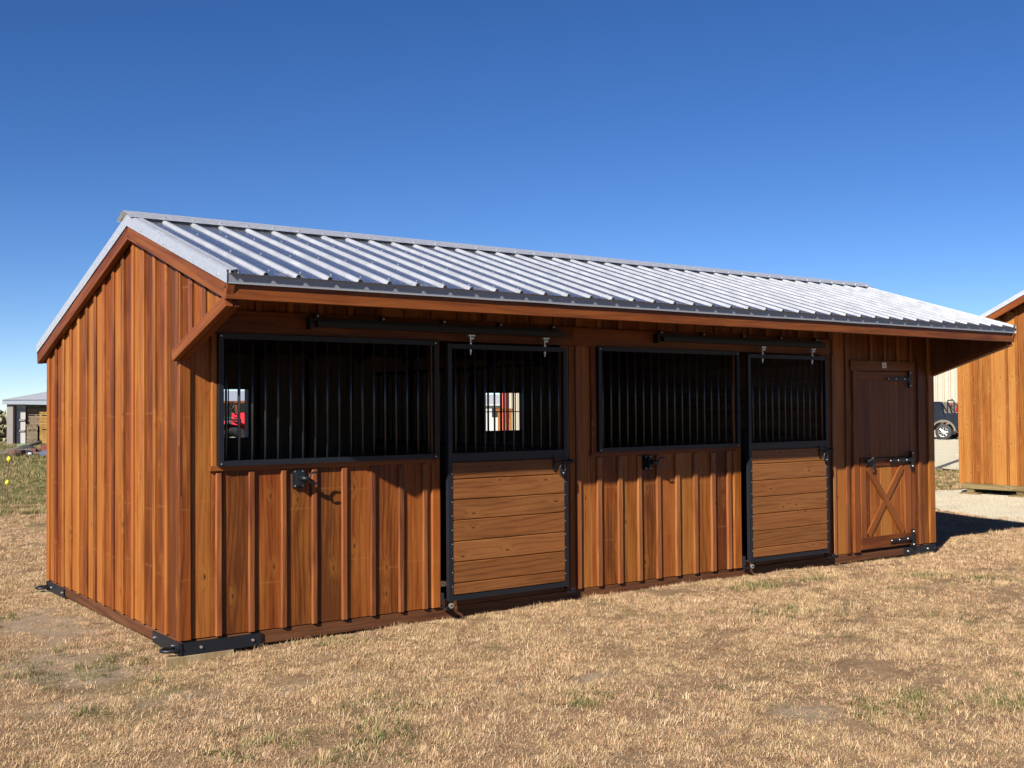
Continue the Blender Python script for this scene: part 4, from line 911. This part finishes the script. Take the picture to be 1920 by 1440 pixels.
def patch(name, n, R_, mat, hmin, hmax, width, lean):
    vs = []; fs = []; tint = []
    for i in range(n):
        if i % 14 == 0:      # a new tuft: blades share a rough direction, lean and tone
            r = R_*math.sqrt(random.random()); a = random.uniform(0, 6.283); tx0, ty0 = r*math.cos(a), r*math.sin(a)
            taz = random.uniform(0, 6.283); tle = random.gauss(lean, .28); tt = random.gauss(.48, .28); tl = random.uniform(.7, 1.25)
        x, y = tx0+random.gauss(0, .022), ty0+random.gauss(0, .022)
        l = random.uniform(hmin, hmax)*tl; az = taz+random.gauss(0, .75); le = min(1.52, max(.1, random.gauss(tle, .25)))
        w = width*random.uniform(.6, 1.3); dx, dy = math.cos(az), math.sin(az); sx, sy = -dy*w/2, dx*w/2
        z0 = -.004; k = random.uniform(-.2, 1.0)
        mx, my, mz = x+dx*l*.55*math.sin(le*.8), y+dy*l*.55*math.sin(le*.8), z0+l*.55*math.cos(le*.8)
        tx, ty, tz = mx+dx*l*.5*math.sin(le+k), my+dy*l*.5*math.sin(le+k), max(.003, mz+l*.5*math.cos(le+k))
        b = len(vs); vs += [(x-sx, y-sy, z0), (x+sx, y+sy, z0), (mx+sx*.8, my+sy*.8, mz), (mx-sx*.8, my-sy*.8, mz), (tx, ty, tz)]
        fs += [(b, b+1, b+2, b+3), (b+3, b+2, b+4)]; t = min(.99, max(0, random.gauss(tt, .24))); tint += [t]*5
    me = bpy.data.meshes.new(name); me.from_pydata(vs, [], fs); at_ = me.attributes.new('tint', 'FLOAT', 'POINT'); at_.data.foreach_set('value', tint)
    me.materials.append(mat); me.update(); return bpy.data.objects.new(name, me)
def scatter(name, pts, protos, label, cat):
    cl = bpy.data.collections.new(name+'_tufts')
    for p in protos: cl.objects.link(p)
    me = bpy.data.meshes.new(name); me.from_pydata([p[:3] for p in pts], [], [])
    at_ = me.attributes.new('sc', 'FLOAT', 'POINT'); at_.data.foreach_set('value', [p[3] for p in pts])
    at_ = me.attributes.new('idx', 'INT', 'POINT'); at_.data.foreach_set('value', [random.randrange(len(protos)) for p in pts])
    at_ = me.attributes.new('rot', 'FLOAT', 'POINT'); at_.data.foreach_set('value', [random.uniform(0, 6.283) for p in pts])
    o = link(name, me); ng = bpy.data.node_groups.new(name+'_scatter', 'GeometryNodeTree')
    ng.interface.new_socket('Geometry', in_out='INPUT', socket_type='NodeSocketGeometry'); ng.interface.new_socket('Geometry', in_out='OUTPUT', socket_type='NodeSocketGeometry')
    gi = ng.nodes.new('NodeGroupInput'); go = ng.nodes.new('NodeGroupOutput'); m2p = ng.nodes.new('GeometryNodeMeshToPoints'); iop = ng.nodes.new('GeometryNodeInstanceOnPoints')
    ci = ng.nodes.new('GeometryNodeCollectionInfo'); ci.inputs['Collection'].default_value = cl; ci.inputs['Separate Children'].default_value = True; ci.inputs['Reset Children'].default_value = True
    def na(nm, ty):
        n = ng.nodes.new('GeometryNodeInputNamedAttribute'); n.data_type = ty; n.inputs['Name'].default_value = nm; return n.outputs['Attribute']
    cx = ng.nodes.new('ShaderNodeCombineXYZ'); ng.links.new(na('rot', 'FLOAT'), cx.inputs[2])
    ng.links.new(gi.outputs[0], m2p.inputs['Mesh']); ng.links.new(m2p.outputs[0], iop.inputs['Points']); ng.links.new(ci.outputs[0], iop.inputs['Instance'])
    iop.inputs['Pick Instance'].default_value = True; ng.links.new(na('idx', 'INT'), iop.inputs['Instance Index'])
    ng.links.new(cx.outputs[0], iop.inputs['Rotation']); ng.links.new(na('sc', 'FLOAT'), iop.inputs['Scale']); ng.links.new(iop.outputs[0], go.inputs[0])
    md = o.modifiers.new('scatter', 'NODES'); md.node_group = ng
    return tag(o, label, cat, None, 'stuff')
def in_view(x, y, mg=.75):
    d = V((x, y, 0))-CAM; z = d.dot(fwd)
    if z < .5: return False
    return abs(d.dot(RR)/z) < (960/FPX)*(1+mg)+.5/z and -(d.dot(UU)/z) < (720/FPX)*(1+mg)+.4/z
def under(x, y): return (.05 < x < L-.05 and .06 < y < D-.06)
protos = [patch('dry_tuft', 900, .24, M_STRAW, .017, .042, .0023, 1.28) for _ in range(6)]
protos += [patch('dry_tuft', 600, .24, M_STRAW, .025, .055, .0023, 1.1) for _ in range(2)]
pts = []
def gravel_at(x, y):
    return (x > 13.6+.0 and y < 5.2 and (x-13.2)*2.6 > (y-1.1)*1.0 and x > 13.0+.35*(y-1) and y > -9 and x > 13.2-.45*(y-1.1))
n_try = 0
for (x0, x1, y0, y1, dens, s0_, s1_) in ((-7.5, 7, -8.5, 5, 24, .75, 1.25), (7, 15, -10, 4, 17, .9, 1.4), (-9, 4.5, 4, 15, 13, 1.0, 1.6), (4.5, 15, 3.7, 12, 3, 1.2, 1.8), (9, 18, -8, 8, 5, 1.1, 1.6)):
    for _ in range(int((x1-x0)*(y1-y0)*dens)):
        x, y = random.uniform(x0, x1), random.uniform(y0, y1)
        if not in_view(x, y) or under(x, y) or gravel_at(x, y): continue
        b = bare(x, y)
        if random.random() < b*.80: continue
        sc = random.uniform(s0_, s1_)*(1-.35*b)
        if -.2 < x < L+.1 and -.18 < y < D+.2 and sc > .9: sc *= .8
        pts.append((x, y, ground_z(x, y), sc))
print('dry patches', len(pts))
scatter('dry_grass', pts, protos, 'short tan dry grass covering the ground around the barn', 'grass')
gp = [patch('green_tuft', 70, .11, M_GREEN, .03, .075, .0034, .75) for _ in range(4)]
pts = []
GS = [(2.95, -3.75, .3, .10, 12), (3.45, -4.15, .25, .10, 16), (3.1, -3.95, .7, .25, 14), (5.35, -.55, .2, .12, 20), (6.3, -.55, .3, .12, 6), (-.9, -1.0, .06, .04, 3), (.1, -2.5, .35, .3, 20), (-.55, .2, .4, .5, 26), (-1.2, .9, .5, .8, 26), (.55, -2.0, .3, .2, 9), (-.9, 3.9, .4, .5, 26), (-.5, -2.3, .25, .2, 9), (1.6, -2.6, .3, .25, 10), (8.0, -1.5, .6, .3, 14), (7.2, -1.0, .4, .2, 10), (4.6, -1.7, .5, .3, 10), (1.15, -.25, .3, .08, 6), (-.85, 2.6, .3, .6, 20)]
for (cx, cy, rx, ry, n) in GS:
    for _ in range(n):
        x, y = random.gauss(cx, rx*.6), random.gauss(cy, ry*.6)
        if not under(x, y): pts.append((x, y, ground_z(x, y), random.uniform(.6, 1.25)))
for _ in range(3200):
    x, y = random.uniform(-4, 13), random.uniform(-7, 3)
    if in_view(x, y) and not under(x, y) and random.random() < .05+.35*sm(.1, .6, mnoise.noise((x*.8, y*.8, 12.))): pts.append((x, y, ground_z(x, y), random.uniform(.35, .8)))
for _ in range(6000):
    x, y = random.uniform(3, 15), random.uniform(24, 56)
    if in_view(x, y, .02) and random.random() < .25+.6*sm(-.1, .4, mnoise.noise((x*.3, y*.12, 3.))): pts.append((x, y, ground_z(x, y)-.02, random.uniform(2.0, 3.6)))
for _ in range(13000):
    x, y = random.uniform(-9, 6), random.uniform(4, 24)
    if in_view(x, y) and random.random() < greenness(x, y)*.9 and y > 12.6: pts.append((x, y, ground_z(x, y), random.uniform(.8, 1.5)))
scatter('green_grass', pts, gp, 'green grass tufts growing through the dry turf', 'grass')
# longer blades leaning on the skid and along the ends of the barn
bp = [patch('edge_tuft', 60, .10, M_STRAW, .03, .06, .0024, .85) for _ in range(3)]
pts = []
for _ in range(240):
    x = random.uniform(.3, L); y = random.gauss(-.03, .035)
    if random.random() < .35+.65*sm(-.2, .3, mnoise.noise((x*1.3, 0, 6.))): pts.append((x, min(y, .015), ground_z(x, y), random.uniform(.5, 1.1)))
for _ in range(70):
    y = random.uniform(.3, D); pts.append((random.gauss(.0, .03), y, ground_z(0, y), random.uniform(.4, .9)))
scatter('edge_grass', pts, bp, 'longer dry grass blades left along the foot of the barn', 'grass')
# rough weedy strip across the field at left and brush on the horizon
wp = [patch('weed_tuft', 160, .16, M_GREEN, .06, .18, .006, .6) for _ in range(2)]+[patch('weed_tuft', 160, .16, M_STRAW, .06, .16, .005, .7) for _ in range(2)]
pts = []
for _ in range(800):
    x = random.uniform(-7, 4.5); y = 12.6+random.gauss(0, .22)+.1*(x-1)
    pts.append((x, y, ground_z(x, y)-.01, random.uniform(.4, .9)))
for _ in range(700):
    x, y = random.uniform(17.2, 25), random.uniform(5.3, 10.5)
    if (y-5.3) > .3 and (x-17.2)*.65 > (y-5.3)-1.0: pts.append((x, y, .0, random.uniform(.4, .8)))
scatter('rough_weeds', pts, wp, 'rough weedy strip of taller grass across the field', 'weeds')
def brush(n, px0, px1, d0, d1_, h):
    vs = []; fs = []
    for _ in range(n):
        dist = random.uniform(d0, d1_); p = at(random.uniform(px0, px1), dist); hh = h*(.5+.6*mnoise.noise((p.x*.15, p.y*.15, 0))+.3)
        c = p+V((random.gauss(0, .3), random.gauss(0, .3), random.uniform(0, max(.3, hh)))); s = random.uniform(.12, .3)
        a = V((random.gauss(0, 1), random.gauss(0, 1), random.gauss(0, 1))).normalized(); b = a.orthogonal().normalized()
        k = len(vs); vs += [c-a*s-b*s*.5, c+a*s-b*s*.4, c+a*s*.7+b*s*.6, c-a*s*.6+b*s*.5]; fs.append((k, k+1, k+2, k+3))
    me = bpy.data.meshes.new('far_brush'); me.from_pydata([tuple(v) for v in vs], [], fs)
    N = NT('olive_brush'); g = N.n('ShaderNodeNewGeometry'); a = N.noise(g.outputs['Position'], 1.1, 4, .6)
    N.set(Base_Color=N.ramp(a, [(.3, (.10, .092, .052)), (.6, (.20, .185, .105)), (.8, (.28, .245, .15))]), Roughness=.9)
    me.materials.append(N.mat); me.update(); return tag(link('far_brush', me), 'olive brown brush on the far hillside at left edge', 'brush', None, 'stuff')
brush(40000, -700, 120, 74, 110, 1.8)
